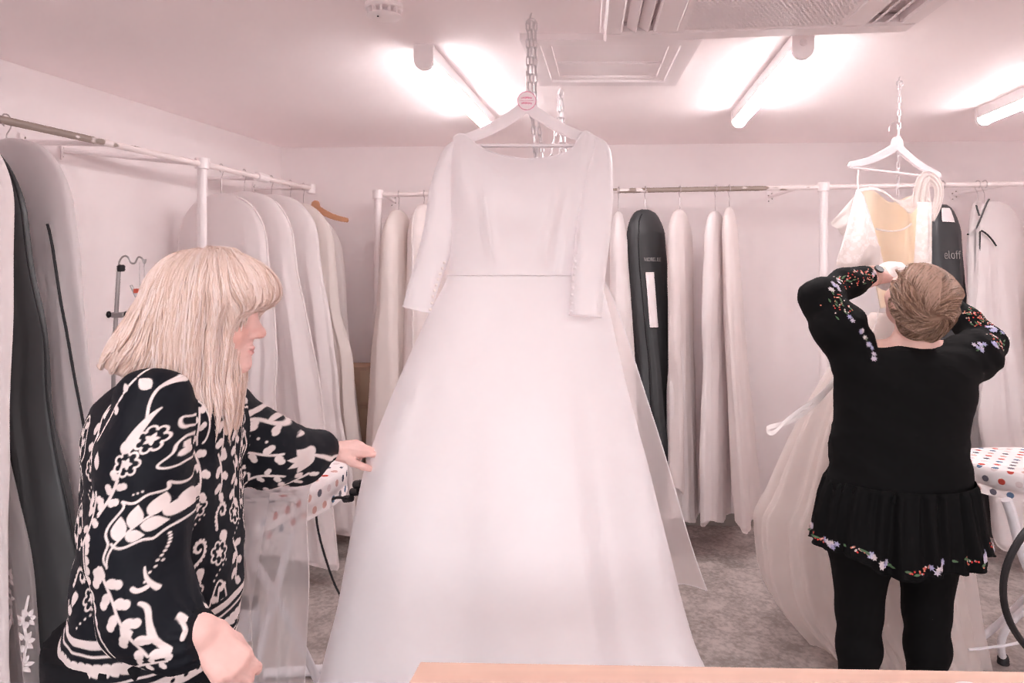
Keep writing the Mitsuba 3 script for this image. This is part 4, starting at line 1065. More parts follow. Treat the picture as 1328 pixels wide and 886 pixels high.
# ---------------------------------------------------------------- people: shared pieces
nrm = lambda v: np.asarray(v, float) / np.linalg.norm(v)
def frame(fwd, up):
    f = nrm(fwd); l = nrm(np.cross(up, f)); u = np.cross(f, l)
    return np.stack([f, l, u], 1)            # columns: forward, left, up
def head_sdf(p, c, R, k=1.0, ears=True, nose=1.0):
    q = (p - c) @ R / k
    d = ell(q, (-.012, 0, .035), (.098, .075, .088))
    d = smin(d, ell(q, (.035, 0, -.03), (.060, .060, .086)), .03)
    d = smin(d, ell(q, (.045, 0, -.083), (.044, .043, .036)), .025)
    d = smin(d, ell(q, (.078, 0, -.099), (.019, .021, .016)), .018)
    d = smin(d, ell(q, (.076, 0, .022), (.022, .050, .014)), .02)
    for s in (-1, 1):
        d = smin(d, ell(q, (.064, s * .037, -.030), (.026, .024, .026)), .02)
        d = smax(d, -ell(q, (.104, s * .034, .004), (.018, .020, .012)), .014)
    d = smin(d, cone(q, (.088, 0, .012), (.108 * nose, 0, -.025), .0075, .0115), .012)
    d = smin(d, ell(q, (.110 * nose, 0, -.029), (.0125, .0125, .0105)), .008)
    for s in (-1, 1):
        d = smin(d, ell(q, (.100, s * .011, -.033), (.010, .0075, .0075)), .006)
    d = smin(d, ell(q, (.090, 0, -.0615), (.011, .023, .0055)), .006)
    d = smin(d, ell(q, (.089, 0, -.0715), (.011, .020, .0065)), .006)
    d = smax(d, -ell(q, (.105, 0, -.0663), (.012, .021, .0012)), .003)
    if ears:
        for s in (-1, 1):
            d = smin(d, ell(q, (-.008, s * .074, -.008), (.020, .009, .031)), .008)
            d = smax(d, -ell(q, (-.002, s * .084, -.004), (.010, .006, .017)), .006)
    return d * k
def hand_joints(W, Fd, N, side, curls, thumb, k=.92):
    """W wrist, Fd forward, N back of the hand, side +1 where the thumb lies along N x F."""
    Fd = nrm(Fd); N = nrm(np.asarray(N, float) - Fd * (np.asarray(N, float) @ Fd)); S = np.cross(N, Fd) * side
    out = []
    L = (.088, .091, .087, .079); O = (.027, .009, -.009, -.026)
    seg = ((.042, .025, .020), (.046, .028, .021), (.042, .026, .020), (.033, .020, .018))
    rad = ((.0095, .0085, .0078, .0068), (.0098, .0088, .0080, .0070), (.0093, .0083, .0076, .0066), (.0083, .0073, .0067, .0060))
    for i in range(4):
        b = W + (Fd * L[i] + S * O[i] + N * (.003 if i in (1, 2) else 0)) * k
        pts, a = [b], 0.0
        spread = (.10, .02, -.05, -.13)[i]
        for j in range(3):
            a += math.radians(curls[i][j])
            dirv = nrm(Fd * math.cos(a) - N * math.sin(a) + S * spread * math.cos(a))
            pts.append(pts[-1] + dirv * seg[i][j] * k)
        out.append((pts, [r * k for r in rad[i]]))
    tb = W + (Fd * .022 + S * .024 - N * .006) * k
    pts = [tb]
    for (f, s, n), l in zip(thumb, (.044, .034, .028)):
        pts.append(pts[-1] + nrm(Fd * f + S * s + N * n) * l * k)
    out.append((pts, [.0135 * k, .0112 * k, .0100 * k, .0082 * k]))
    return out, (W, Fd, N, S, k)
def hand_sdf(p, hj):
    out, (W, Fd, N, S, k) = hj
    d = None
    for i, (pts, r) in enumerate(out):
        f = None
        for j in range(3):
            c = cone(p, pts[j], pts[j + 1], r[j], r[j + 1])
            f = c if f is None else smin(f, c, .004)
        if i < 4:
            c = cone(p, W + S * (.014 - .009 * i) * k, pts[0], .0155 * k, .0125 * k)
            f = smin(f, c, .008)
        else:
            f = smin(f, cone(p, W + S * .012 * k, pts[0], .016 * k, .0145 * k), .012)
        d = f if d is None else smin(d, f, .010 if i == 4 else .007)
    return d
def skin_color(v, base, spots):
    """spots: (centre, radius, colour) of lips and flushed skin."""
    c = np.tile(np.array(base, float), (len(v), 1))
    n = (meshkit.fbm(v * 60, 3, 4) - .5)[:, None]
    c *= 1 + .16 * n
    for ctr, r, col in spots:
        w = np.clip(1 - np.linalg.norm((v - ctr) / r, axis=1), 0, 1)[:, None]
        w = np.minimum(w * 2, 1)
        c = c * (1 - w) + np.array(col) * w
    return c
VC = {'type': 'mesh_attribute', 'name': 'vertex_color'}
mat('skin', pr(VC, 0.5, 0.4))
mat('print_cloth', pr(VC, 0.6, 0.18))
mat('thread_work', pr(VC, 0.6, 0.4))
mat('eye', pr((0.78, 0.74, 0.72), 0.15, 0.6))
mat('iris', pr((0.10, 0.09, 0.08), 0.1, 0.6))

def strands(f, starts, dirfn, steps, step, off, rmax, seed, keep, sides=3, wig=.15):
    """Hair combed over the surface of f: every strand follows dirfn in the surface's tangent plane."""
    r = np.random.default_rng(seed)
    n = len(starts)
    p = starts.copy(); offs = off * (.2 + r.random(n)); path = [p.copy()]; live = np.ones(n, bool); length = np.zeros(n, int)
    ph = r.random((n, 3)) * 6.28
    for s in range(steps):
        g = grad(f, p, 2e-3)
        d = dirfn(p, s)
        d = d + wig * np.sin(ph + s * .55)
        d = d - g * (d * g).sum(1, keepdims=True) * .96
        d /= np.linalg.norm(d, axis=1, keepdims=True) + 1e-9
        p = p + d * step * live[:, None]
        e = f(p) - offs
        p = p - (np.clip(e, -.004, .004)[:, None] * grad(f, p, 2e-3)) * live[:, None]
        live &= keep(p)
        length += live
        path.append(p.copy())
    path = np.array(path)
    V, Q, base = [], [], 0
    for i in range(n):
        m = length[i] + 1
        if m < 5:
            continue
        q = path[:m, i]
        rad = rmax * np.clip(np.minimum(np.linspace(.5, 4, m), np.linspace(5, .12, m)), 0, 1)
        t = np.gradient(q, axis=0); t /= np.linalg.norm(t, axis=1, keepdims=True) + 1e-9
        a = np.cross(t, [.31, .87, .4]); a /= np.linalg.norm(a, axis=1, keepdims=True) + 1e-9; b = np.cross(t, a)
        an = np.arange(sides) * 2 * np.pi / sides
        V.append((q[:, None] + rad[:, None, None] * (np.cos(an)[None, :, None] * a[:, None] + np.sin(an)[None, :, None] * b[:, None])).reshape(-1, 3))
        Q.append(grid_faces(m, sides, True, base)); base += m * sides
    return tri(np.vstack(V), np.vstack(Q))

# ---------------------------------------------------------------- the blonde woman in the printed jacket
pw = 'person'
tag(pw, 'woman with blonde bob in black jacket with white leaf print, touching the dress', 'person')
HC = np.array([-.645, 1.45, 1.436])
HR = frame((1, .06, -.09), (.09, 0, 1))
S1 = P(200, 524, 1.32); E1 = P(193, 778, 1.225); W1 = P(260, 820, 1.19)
S2 = P(296, 540, 1.60); E2 = P(362, 598, 1.70); W2 = P(428, 583, 1.865)
hipc = P(188, 840, 1.45)
near_hand = hand_joints(W1, (.64, .08, -.78), (.55, -.75, .45), 1, [(28, 40, 25), (34, 42, 26), (38, 44, 26), (42, 46, 26)], [(.90, .28, -.35), (1, .0, -.35), (1, -.12, -.35)], .98)
far_hand = hand_joints(W2, (.80, .36, -.06), (.0, -.30, 1), -1, [(8, 52, 40), (14, 56, 40), (24, 58, 40), (34, 58, 40)], [(.86, .46, -.32), (.96, .08, -.40), (.96, -.05, -.38)], .96)
if (np.cross(near_hand[1][2], near_hand[1][1]) * 1)[0] < 0:
    near_hand = hand_joints(W1, (.64, .08, -.78), (.55, -.75, .45), -1, [(28, 40, 25), (34, 42, 26), (38, 44, 26), (42, 46, 26)], [(.90, .28, -.35), (1, .0, -.35), (1, -.12, -.35)], .98)
if far_hand[1][3][1] > 0:
    far_hand = hand_joints(W2, (.80, .36, -.06), (.0, -.30, 1), 1, [(8, 52, 40), (14, 56, 40), (24, 58, 40), (34, 58, 40)], [(.86, .46, -.32), (.96, .08, -.40), (.96, -.05, -.38)], .96)
LEG1 = [hipc + [.0, -.085, -.02], np.array([-.72, 1.35, .42]), np.array([-.74, 1.34, .07])]
LEG2 = [hipc + [.0, .085, -.02], np.array([-.70, 1.56, .42]), np.array([-.69, 1.57, .07])]
def body1(p):
    d = local(lambda q: head_sdf(q, HC, HR), p, HC, .19)
    nb = P(238, 512, 1.46)
    d = smin(d, cone(p, HC + HR @ [-.022, 0, -.07], nb, .052, .058), .03)
    ch = P(225, 600, 1.45)
    t = cone(p, nb + [0, 0, -.03], ch, .06, .115)
    t = smin(t, cone(p, ch, hipc + [0, 0, .02], .115, .125), .06)
    t = smin(t, cone(p, S1 + [0, .03, -.01], S2 + [-.04, -.03, -.01], .045, .045), .04)
    t = smin(t, cone(p, S1, E1, .042, .036), .03); t = smin(t, cone(p, E1, W1, .036, .0255), .02)
    t = smin(t, cone(p, S2, E2, .046, .038), .03); t = smin(t, cone(p, E2, W2, .038, .0245), .02)
    for L in (LEG1, LEG2):
        t = smin(t, cone(p, L[0], L[1], .085, .055), .04); t = smin(t, cone(p, L[1], L[2], .055, .036), .03)
    d = smin(d, t, .03)
    d = smin(d, local(lambda q: hand_sdf(q, near_hand), p, W1, .27), .012)
    return smin(d, local(lambda q: hand_sdf(q, far_hand), p, W2, .27), .012)
m = surf(body1, (-1.02, 1.08, .03), (-.36, 2.12, 1.60), .0044)
L3 = lambda v: HC + HR @ np.array(v, float)
col = skin_color(m.vertices, (.76, .49, .445), [(L3((.098, 0, -.067)), np.array([.018, .022, .010]), (.60, .27, .25)), (L3((.075, -.045, -.03)), .035, (.70, .40, .345)), (L3((.112, 0, -.03)), .022, (.72, .42, .37))]
                 + [(h[0][i][0][j], .016, (.72, .42, .37)) for h in (near_hand, far_hand) for i in range(4) for j in (0, 1)])
part(pw, 'body', m, 'mat_skin', True, color=col)
for s in (-1, 1):
    e = part(pw, 'eye', ellipsoid(L3((.077, s * .033, .003)), (.0125,) * 3, 3), 'mat_eye', True)
    part(e, 'iris', ellipsoid(L3((.0855, s * .033, .002)), (.0055,) * 3, 2), 'mat_iris', True)
mat('brow', pr((0.36, 0.25, 0.19), 0.7))
mat('lash', pr((0.05, 0.035, 0.03), 0.6))
for s in (-1, 1):
    part(pw, 'eyelid', tube(spline([L3((.080, s * .018, .004)), L3((.0895, s * .028, .010)), L3((.0885, s * .040, .009)), L3((.078, s * .050, .002))], 16), [.001] + [.0024] * 14 + [.001], 6), 'mat_lash', 40)
    part(pw, 'eyebrow', tube(spline([L3((.094, s * .014, .022)), L3((.096, s * .028, .027)), L3((.086, s * .048, .024))], 16), [.0015] + [.0035] * 13 + [.002, .001], 6), 'mat_brow', 40)
# nails
mat('nail', pr((0.74, 0.50, 0.45), 0.25, 0.5))
for h in (near_hand, far_hand):
    for pts, r in h[0]:
        d = nrm(pts[3] - pts[2]); up = h[1][2]; up = nrm(up - d * (up @ d))
        c = pts[3] - d * .002 + up * r[3] * .80
        mm = ellipsoid((0, 0, 0), (.0062, .0046, .0016), 2)
        M = np.eye(4); M[:3, :3] = np.stack([d, np.cross(up, d), up], 1); M[:3, 3] = c; mm.apply_transform(M)
        part(pw, 'fingernail', mm, 'mat_nail', True)

# hair
hz = np.array([-.238, -.195, -.15, -.115, -.06, 0, .05, .095, .122, .138])
hx0 = np.array([-.040, -.062, -.105, -.195, -.182, -.150, -.122, -.092, -.060, -.015])
hx1 = np.array([.074, .078, .080, .080, .082, .096, .130, .112, .078, .035])
hb = np.array([.095, .105, .110, .112, .110, .104, .098, .078, .050, .020])
def hair1(p):
    q = (p - HC) @ HR
    a, c = (hx1 - hx0) / 2, (hx1 + hx0) / 2
    d = stack(q, hz, c, 0 * c, a, hb)
    d = smin(d, ell(q, (-.008, 0, .045), (.112, .094, .093)), .02)
    d = smin(d, ell(q, (.050, 0, .060), (.084, .080, .058)), .03)
    cut = np.minimum(ell(q, (.156, 0, -.085), (.080, .080, .112)), np.maximum(-(q[:, 0] - (.082 - .9 * np.minimum(q[:, 2] + .015, 0) * 0)), q[:, 2] - (.017 + .55 * (q[:, 0] - .09))))
    d = smax(d, -cut, .012)
    # combed into locks, deeper toward the tips
    ang = np.arctan2(q[:, 1], q[:, 0] + .02)
    lock = meshkit.noise(np.stack([ang * 6.5, q[:, 2] * 5, 0 * ang], 1), 2) - .5
    fine = meshkit.noise(np.stack([ang * 22, q[:, 2] * 9, 0 * ang + 5], 1), 3) - .5
    return d + lock * .020 * SS(.12, -.15, q[:, 2]) + fine * .006 * SS(.13, .0, q[:, 2]) + .004 * lock
m = surf(hair1, HC + [-.24, -.15, -.245], HC + [.16, .15, .16], .0045)
HB = np.array((.66, .50, .43))
mat('hair_blonde', pr(HB.tolist(), 0.45, 0.4))
hk_ = part(pw, 'hair', m, 'mat_hair_blonde', True)
r = np.random.default_rng(5)
n = 3800
st_ = np.stack([r.uniform(-.10, .085, n), r.normal(0, .026, n), np.full(n, .14)], 1)
more = r.random(n) < .35
st_[more] = np.stack([r.uniform(-.12, .09, n), r.uniform(-.085, .085, n), r.uniform(.02, .10, n)], 1)[more]
st_ = HC + st_ @ HR.T
for _ in range(6):
    st_ = st_ - (hair1(st_) - .001)[:, None] * grad(hair1, st_, 3e-3)
def comb1(p, s):
    q = (p - HC) @ HR
    rad = q - np.array([-.02, 0, .14]); rad[:, 2] = 0
    rad /= np.linalg.norm(rad, axis=1, keepdims=True) + 1e-6
    w = SS(.03, .13, q[:, 2])[:, None]
    side = np.sign(q[:, 1])[:, None] * np.array([0, 1.0, 0])
    bang = SS(.04, .09, q[:, 0])[:, None] * SS(-.02, .04, q[:, 2])[:, None]
    back = SS(-.04, -.12, q[:, 0])[:, None] * SS(.02, -.09, q[:, 2])[:, None]
    fore = SS(-.06, .02, q[:, 0])[:, None] * SS(-.06, -.18, q[:, 2])[:, None]
    d = np.array([0, 0, -1.0]) + w * (1.0 * rad + .7 * side) + bang * np.array([.55, 0, 0]) + back * np.array([-.75, 0, .15]) + fore * np.array([.30, 0, 0])
    return d @ HR.T
def keep1(p):
    q = (p - HC) @ HR
    lim = np.where(q[:, 0] < -.09, -.125, -.242) + .02 * np.sin(q[:, 0] * 300 + q[:, 1] * 170)
    return (q[:, 2] > lim) & ~((q[:, 0] > .090) & (q[:, 2] < .013 + .55 * (q[:, 0] - .09) - .004))
allst = strands(hair1, st_, comb1, 36, .0112, .0055, .0013, 6, keep1)
tones = [((.74, .585, .52), 'pale'), ((.60, .44, .365), 'golden'), ((.80, .69, .65), 'ash')]
comp = np.arange(len(allst.faces))
# split by strand into three tones
lab = np.zeros(len(allst.vertices), int)
import scipy.sparse as sp_
e = allst.edges_unique
ncomp, lab = sp_.csgraph.connected_components(sp_.coo_matrix((np.ones(len(e)), (e[:, 0], e[:, 1])), shape=(len(allst.vertices),) * 2), directed=False)
pick = np.random.default_rng(3).choice(3, ncomp, p=[.45, .27, .28])
def submesh(m, mask):
    s = trimesh.Trimesh(m.vertices, m.faces[mask], process=False); s.remove_unreferenced_vertices(); return s
for i, (c, nm) in enumerate(tones):
    mat('strand_' + nm, pr(c, 0.4, 0.5))
    part(hk_, 'strands', submesh(allst, pick[lab[allst.faces[:, 0]]] == i), 'mat_strand_' + nm, True, kind='stuff')

# trousers and shoes
mat('black_cloth', pr((0.006, 0.0065, 0.009), 0.8, 0.2, sheen=.1))
def trousers(p):
    d = cone(p, hipc + [0, -.06, .06], hipc + [0, .06, .06], .150, .150)
    for L in (LEG1, LEG2):
        d = smin(d, cone(p, L[0], L[1], .118, .085), .05); d = smin(d, cone(p, L[1], L[2] + [0, 0, .02], .085, .07), .04)
    d = np.maximum(d, np.maximum(.055 - p[:, 2], p[:, 2] - .80))
    return d + .010 * (meshkit.fbm(p * [9, 9, 4], 3, 9) - .5)
part(pw, 'trousers', surf(trousers, (-1.0, 1.14, .02), (-.50, 1.78, .84), .010), 'mat_black_cloth', True)
def shoe(a, yaw, key):
    def f(p):
        c, s = math.cos(yaw), math.sin(yaw)
        q = (p - a) @ np.array([[c, -s, 0], [s, c, 0], [0, 0, 1.0]])
        d = smin(ell(q, (.03, 0, .035), (.075, .042, .045)), ell(q, (.12, 0, .025), (.075, .045, .032)), .04)
        d = smin(d, cone(q, (0, 0, .04), (-.005, 0, .085), .045, .042), .03)
        return np.maximum(d, .002 - q[:, 2])
    part(key, 'shoe', surf(f, a + [-.22, -.22, -.02], a + [.22, .22, .16], .006), 'mat_black_plastic', True)
for L in (LEG1, LEG2):
    shoe(np.array([L[2][0], L[2][1], 0.0]), 0.0, pw)

# jacket
pyr = np.array([490, 505, 525, 560, 620, 700, 760, 800, 835, 862])
pl_ = np.array([168, 148, 131, 121, 114, 113, 103, 93, 85, 82]); pr_ = np.array([256, 280, 297, 299, 298, 298, 297, 295, 293, 288])
sJ = F / 1.42
jz = (H - (pyr - HY) / sJ)[::-1]
jx0, jx1 = ((pl_ - CX) / sJ)[::-1], ((pr_ - CX) / sJ)[::-1]
jb = np.array([.085, .135, .180, .195, .190, .188, .195, .200, .205, .205])[::-1]
sl1 = [(P(200, 522, 1.31), .066), (P(187, 600, 1.27), .074), (P(183, 690, 1.24), .082), (P(196, 785, 1.22), .080), (P(234, 826, 1.20), .054), (P(260, 822, 1.19), .036)]
sl2 = [(P(290, 545, 1.60), .078), (P(345, 584, 1.67), .082), (P(388, 592, 1.77), .066), (P(412, 582, 1.83), .043), (P(426, 583, 1.858), .034)]
def sleeves(p, sl):
    d = None
    for (a, ra), (b, rb) in zip(sl[:-1], sl[1:]):
        c = cone(p, a, b, ra, rb)
        d = c if d is None else smin(d, c, .035)
    return d
def folds(p):
    w1 = np.linalg.norm(p - E1, axis=1)
    a = meshkit.fbm(np.stack([p[:, 0] * 9 + p[:, 2] * 5, p[:, 1] * 9, p[:, 2] * 6 - p[:, 0] * 4], 1), 3, 3) - .5
    b = np.sin(34 * (p[:, 0] * .55 + p[:, 2] * .83) + 5 * meshkit.noise(p * 6, 7))
    near_cuff = np.exp(-(np.linalg.norm(p - sl1[-1][0], axis=1) / .09) ** 2)
    gath = np.sin(np.arctan2(p[:, 2] - sl1[-1][0][2], p[:, 1] - sl1[-1][0][1]) * 13)
    return .030 * a + .0045 * b * np.exp(-(w1 / .22) ** 2) + .004 * gath * near_cuff
def jacket(p):
    t = stack(p, jz, (jx0 + jx1) / 2, 0 * jz + 1.45, (jx1 - jx0) / 2, jb)
    d = smin(smin(t, sleeves(p, sl1), .022), sleeves(p, sl2), .04)
    d = d + folds(p)
    d = np.maximum(d, jz[0] + .004 - p[:, 2] - .10 * np.clip((p[:, 0] + .80) * 0, 0, 1)) if False else d
    # cuffs end in a clean plane
    n1 = nrm(sl1[-1][0] - sl1[-2][0]); n2 = nrm(sl2[-1][0] - sl2[-2][0])
    near1 = np.linalg.norm(p - sl1[-1][0], axis=1) < .075; near2 = np.linalg.norm(p - sl2[-1][0], axis=1) < .075
    d = np.where(near1, np.maximum(d, (p - sl1[-1][0]) @ n1 - .006), d)
    return np.where(near2, np.maximum(d, (p - sl2[-1][0]) @ n2 - .006), d)
jm = surf(jacket, (-1.03, 1.04, .66), (-.40, 2.0, 1.36), .0066)
# the print, drawn flat on three pattern pieces: near sleeve, body, far sleeve
def sp(*pts, w=1.6, n=40, taper=None):
    q = spline(pts, n)
    if taper:
        return unary_union([Point(a).buffer(r_) for a, r_ in zip(spline(pts, 120), np.linspace(*taper, 120))])
    return LineString(q).buffer(w)
def lf_(a, b, w=.30):
    return leafpoly(a, b, w)
def dots(pts, r, n):
    return unary_union([Point(a).buffer(r) for a in spline(pts, n)])
def scallop(c, r, k, rr, rot=0):
    return unary_union([Point(c[0] + r * math.cos(rot + 2 * math.pi * i / k), c[1] + r * math.sin(rot + 2 * math.pi * i / k)).buffer(rr) for i in range(k)])
def bloom(c, r, k=7):
    o = scallop(c, r, k, r * .52).union(Point(c).buffer(r)); inn = scallop(c, r * .98, k, r * .30).union(Point(c).buffer(r * .9))
    return unary_union([o.difference(inn)] + [lf_(c, (c[0] + r * .7 * math.cos(t), c[1] + r * .7 * math.sin(t)), .3) for t in np.arange(5) * 1.2566])
def branch(pts, ln, w, step, flip=1, stem=1.5, width=.34):
    q = spline(pts, 200); t = np.gradient(q, axis=0); t /= np.linalg.norm(t, axis=1, keepdims=True)
    out = [LineString(q).buffer(stem)]
    L = np.concatenate([[0], np.cumsum(np.linalg.norm(np.diff(q, axis=0), axis=1))])
    for i, s in enumerate(np.arange(step * .5, L[-1], step)):
        j = np.searchsorted(L, s); sd = flip * (1 if i % 2 else -1)
        nn = np.array([-t[j][1], t[j][0]]) * sd
        d = nrm(t[j] * .75 + nn)
        b = q[j] + d * ln
        out.append(lf_(q[j] + d * 1.0, b, width).union(Point(b - d * ln * .22).buffer(ln * w)))
    return unary_union(out)
def paisley(c, s, a, fl=1):
    m = np.array([[math.cos(a), -math.sin(a)], [math.sin(a), math.cos(a)]])
    o = [np.array(c) + m @ (np.array(q) * [s * fl, s]) for q in ((0, 0), (3, -6), (7, -14), (6, -22), (0, -27), (-6, -24), (-6, -18), (-2, -16), (1, -19))]
    q = spline(o, 60)
    return unary_union([LineString(q).buffer(1.5 * s)] + [Point(x).buffer(2.0 * s) for x in q[4:50:4] + (q[4:50:4] - q[4:50:4].mean(0)) * .16])
near = [
    # teardrop and two scalloped blooms near the shoulder
    sp((184, 539), (176, 548), (168, 562), (162, 580), taper=(1.2, 7.5)), Point(160, 582).buffer(8), bloom((183, 576), 11), bloom((164, 602), 11),
    sp((136, 662), (148, 640), (156, 618), (160, 600)), branch([(137, 664), (148, 642), (156, 622)], 15, .30, 10, 1, 1.5),
    # flourish at the shoulder
    sp((172, 548), (172, 530), (178, 512), (192, 500), (212, 496), w=1.8), sp((178, 512), (190, 506), (200, 508), (207, 520), taper=(2, 4.2)), lf_((170, 512), (150, 500), .3), sp((186, 500), (204, 488), (220, 486), taper=(1, 4)),
    unary_union([LineString([(150 - 5.5 * i, 490 + 10.5 * i), (146 - 5.5 * i, 497 + 10.5 * i)]).buffer(1.7) for i in range(9)]), lf_((140, 516), (131, 506), .3), lf_((133, 545), (126, 533), .3),
    # lotus
    sp((236, 505), (228, 512), (226, 524), (232, 536), (240, 545), w=2.6), scallop((232, 526), 9, 9, 2.4), lf_((236, 512), (240, 502), .35),
    sp((222, 545), (214, 549), (212, 560), (203, 556), (204, 568), (212, 576), (206, 588), (206, 598), (197, 609), (214, 613), (220, 610), (226, 619), (238, 619), (246, 632), w=1.3, n=120),
    lf_((214, 574), (230, 572), .42), lf_((212, 568), (222, 558), .32), lf_((218, 571), (220, 559), .3), Polygon([(228, 562), (243, 556), (243, 590), (234, 590), (235, 574)]), lf_((210, 588), (230, 594), .4), lf_((226, 592), (226, 608), .45), lf_((211, 602), (220, 596), .45), lf_((230, 607), (244, 598), .4), lf_((235, 615), (250, 606), .45), lf_((218, 556), (232, 556), .28),
    # the big leaf
    sp((159, 720), (155, 706), (158, 694), (153, 684), (158, 668), (167, 652), (164, 648), (178, 650), (192, 642), (207, 640), (208, 632), (218, 641), (228, 638), (241, 641), w=1.5, n=140),
    sp((162, 694), (180, 698), (196, 693), (204, 694), (212, 688), (226, 684), (240, 678), w=1.5, n=80),
    sp((159, 722), (161, 704), (172, 688), (196, 668), (216, 660), w=1.3),
    lf_((168, 691), (166, 664), .34), lf_((182, 679), (184, 652), .34), lf_((198, 668), (206, 644), .34), lf_((176, 686), (196, 688), .34), lf_((190, 676), (214, 678), .34), lf_((206, 665), (232, 668), .34), lf_((214, 660), (234, 651), .34),
    dots([(216, 694), (217, 706), (210, 722)], 1.5, 8), dots([(176, 640), (186, 637)], 1.4, 3),
    # branch with paddle leaves running down the forearm
    branch([(148, 722), (160, 744), (172, 764), (186, 786), (200, 806), (216, 826)], 22, .26, 13, -1, 1.9, .30), lf_((146, 738), (152, 720), .5), Polygon([(184, 788), (192, 786), (200, 794), (196, 804), (186, 802)]),
    dots([(214, 724), (205, 734), (203, 742)], 1.4, 5), sp((200, 726), (204, 738), (216, 752), taper=(1, 2.8)), sp((192, 747), (198, 750), (206, 748), w=2.6), sp((202, 764), (212, 776), (216, 792), (224, 808), (238, 822), taper=(2, 4.6)), sp((240, 790), (250, 800), (252, 812), w=2.4),
    paisley((206, 872), 1.05, -1.0, -1), dots([(176, 852), (178, 862), (186, 868), (196, 873)], 1.7, 6), branch([(196, 846), (216, 838), (236, 836)], 12, .28, 9),
    # scalloped border along the back of the sleeve
    unary_union([Point(126 + .55 * i, 690 + 13.0 * i).buffer(6.5) for i in range(5)] + [Point(132 + 4.6 * i, 762 + 14 * i).buffer(8) for i in range(8)]).difference(sp((119, 680), (121, 720), (124, 752), (140, 790), (163, 838), w=5.4)).union(sp((122, 690), (124, 722), (130, 754), (146, 792), (166, 836), w=1.2)),
    branch([(122, 640), (128, 672), (118, 700)], 13, .3, 11), lf_((121, 612), (116, 590), .25), lf_((113, 640), (119, 662), .3)]
near_poly = unary_union(near)
bands = []
body = [unary_union([Point(254 - .5 * i, 632 + 15 * i).buffer(10) for i in range(11)]).difference(sp((254, 620), (250, 700), (247, 790), w=1.3))]
rp = np.random.default_rng(8)
for c, u0 in enumerate((284, 322, 360, 398, 436, 474, 512, 190, 150, 110, 70, 30, -10, -50)):
    y = 500 + (c % 3) * 14
    while y < 770:
        kind = rp.integers(0, 4); h_ = 58
        if kind == 0:
            body += [branch([(u0 - 6, y), (u0 + 4, y + 26), (u0, y + 54)], 16, .28, 12)]
        elif kind == 1:
            body += [bloom((u0, y + 12), 10), dots([(u0 + 12, y + 26), (u0, y + 34), (u0 - 8, y + 44)], 1.4, 5)]; h_ = 48
        elif kind == 2:
            body += [paisley((u0 - 2, y + 40), 1.15, rp.normal(0, .5), 1 if c % 2 else -1), lf_((u0 + 6, y + 44), (u0 + 12, y + 60), .4)]
        else:
            body += [sp((u0 - 12, y + 50), (u0 - 13, y + 24), (u0, y), (u0 + 13, y + 22), (u0 + 8, y + 52), w=1.3), branch([(u0, y + 52), (u0 - 2, y + 30), (u0, y + 8)], 13, .3, 11)]
        y += h_
# bands round the hem
LN = lambda y, w: sbox(-300, y - w, 800, y + w)
zig = unary_union([lf_((11 * i - 100, 806), (11 * i - 91, 822), .42) for i in range(70)])
hemz = unary_union([LN(786, 4.5), LN(798, 1.4), LN(829, 1.4), LN(846, 9).difference(unary_union([Point(15 * i - 200, 846).buffer(2.7) for i in range(60)])), zig])
body_poly = unary_union(body).difference(sbox(-400, 776, 900, 900)).union(hemz)

far = [branch([(322, 508), (348, 526), (376, 542), (404, 556)], 12, .27, 11), branch([(308, 556), (336, 562), (362, 572), (384, 576)], 14, .27, 13), paisley((326, 614), .8, 2.2), branch([(340, 606), (362, 600), (382, 606)], 10, .28, 10),
       unary_union([lf_((406, 592), (406 + 20 * math.cos(t), 592 + 20 * math.sin(t)), .24) for t in (2.3, 2.9, 3.5, 4.1)]), sp((406, 592), (414, 600), (420, 612), w=1.5), sp((408, 564), (412, 572), (420, 574), (418, 567), w=1.6), sp((312, 536), (326, 540), (340, 548), w=2.2), dots([(344, 542), (356, 550), (368, 558)], 1.5, 4), branch([(352, 628), (378, 622), (400, 614)], 10, .28, 9), bloom((318, 585), 8)]
far_poly = unary_union(far)
def signed(poly, uv):
    shapely.prepare(poly)
    from scipy.spatial import cKDTree
    d = cKDTree(shapely.get_coordinates(shapely.segmentize(poly.boundary, .35))).query(uv, distance_upper_bound=30.0)[0]
    d = np.minimum(d, 30.0)
    return np.where(shapely.contains_xy(poly, uv[:, 0], uv[:, 1]), d, -d)
def ink_of(v):
    dT = stack(v, jz, (jx0 + jx1) / 2, 0 * jz + 1.45, (jx1 - jx0) / 2, jb); d1 = sleeves(v, sl1); d2 = sleeves(v, sl2)
    which = np.argmin(np.stack([dT, d1, d2], 1), 1)
    out = np.zeros(len(v))
    for i, (poly, sc_) in enumerate(((body_poly, F / 1.40), (near_poly, F / 1.19), (far_poly, F / 1.70))):
        k = which == i; q = v[k]
        uv = np.stack([CX + q[:, 0] * sc_, HY - (q[:, 2] - H) * sc_], 1)
        if i == 0:       # unrolled round the body: 225 on the near side, more towards the front
            cx_ = curve(jz, (jx0 + jx1) / 2)(np.clip(q[:, 2], jz[0], jz[-1]))
            th = np.arctan2(-(q[:, 1] - 1.45) / .19, (q[:, 0] - cx_) / .15)
            uv[:, 0] = 225 + (np.pi / 2 - th) * .172 * sc_
        out[k] = signed(poly, uv)
    return out
for h_ in (4.0, 2.0):
    d = ink_of(jm.vertices)
    fmin = np.abs(d[jm.faces]).min(1); crosses = (d[jm.faces].max(1) > 0) & (d[jm.faces].min(1) < 0)
    sel = np.flatnonzero((fmin < h_) | crosses)
    nv, nf = trimesh.remesh.subdivide(jm.vertices, jm.faces, face_index=sel)
    jm = trimesh.Trimesh(nv, nf, process=False)
v = jm.vertices
ink = np.clip(.5 + ink_of(v) / 1.1, 0, 1)
dark, lite = np.array([.0045, .006, .0105]), np.array([.72, .645, .63])
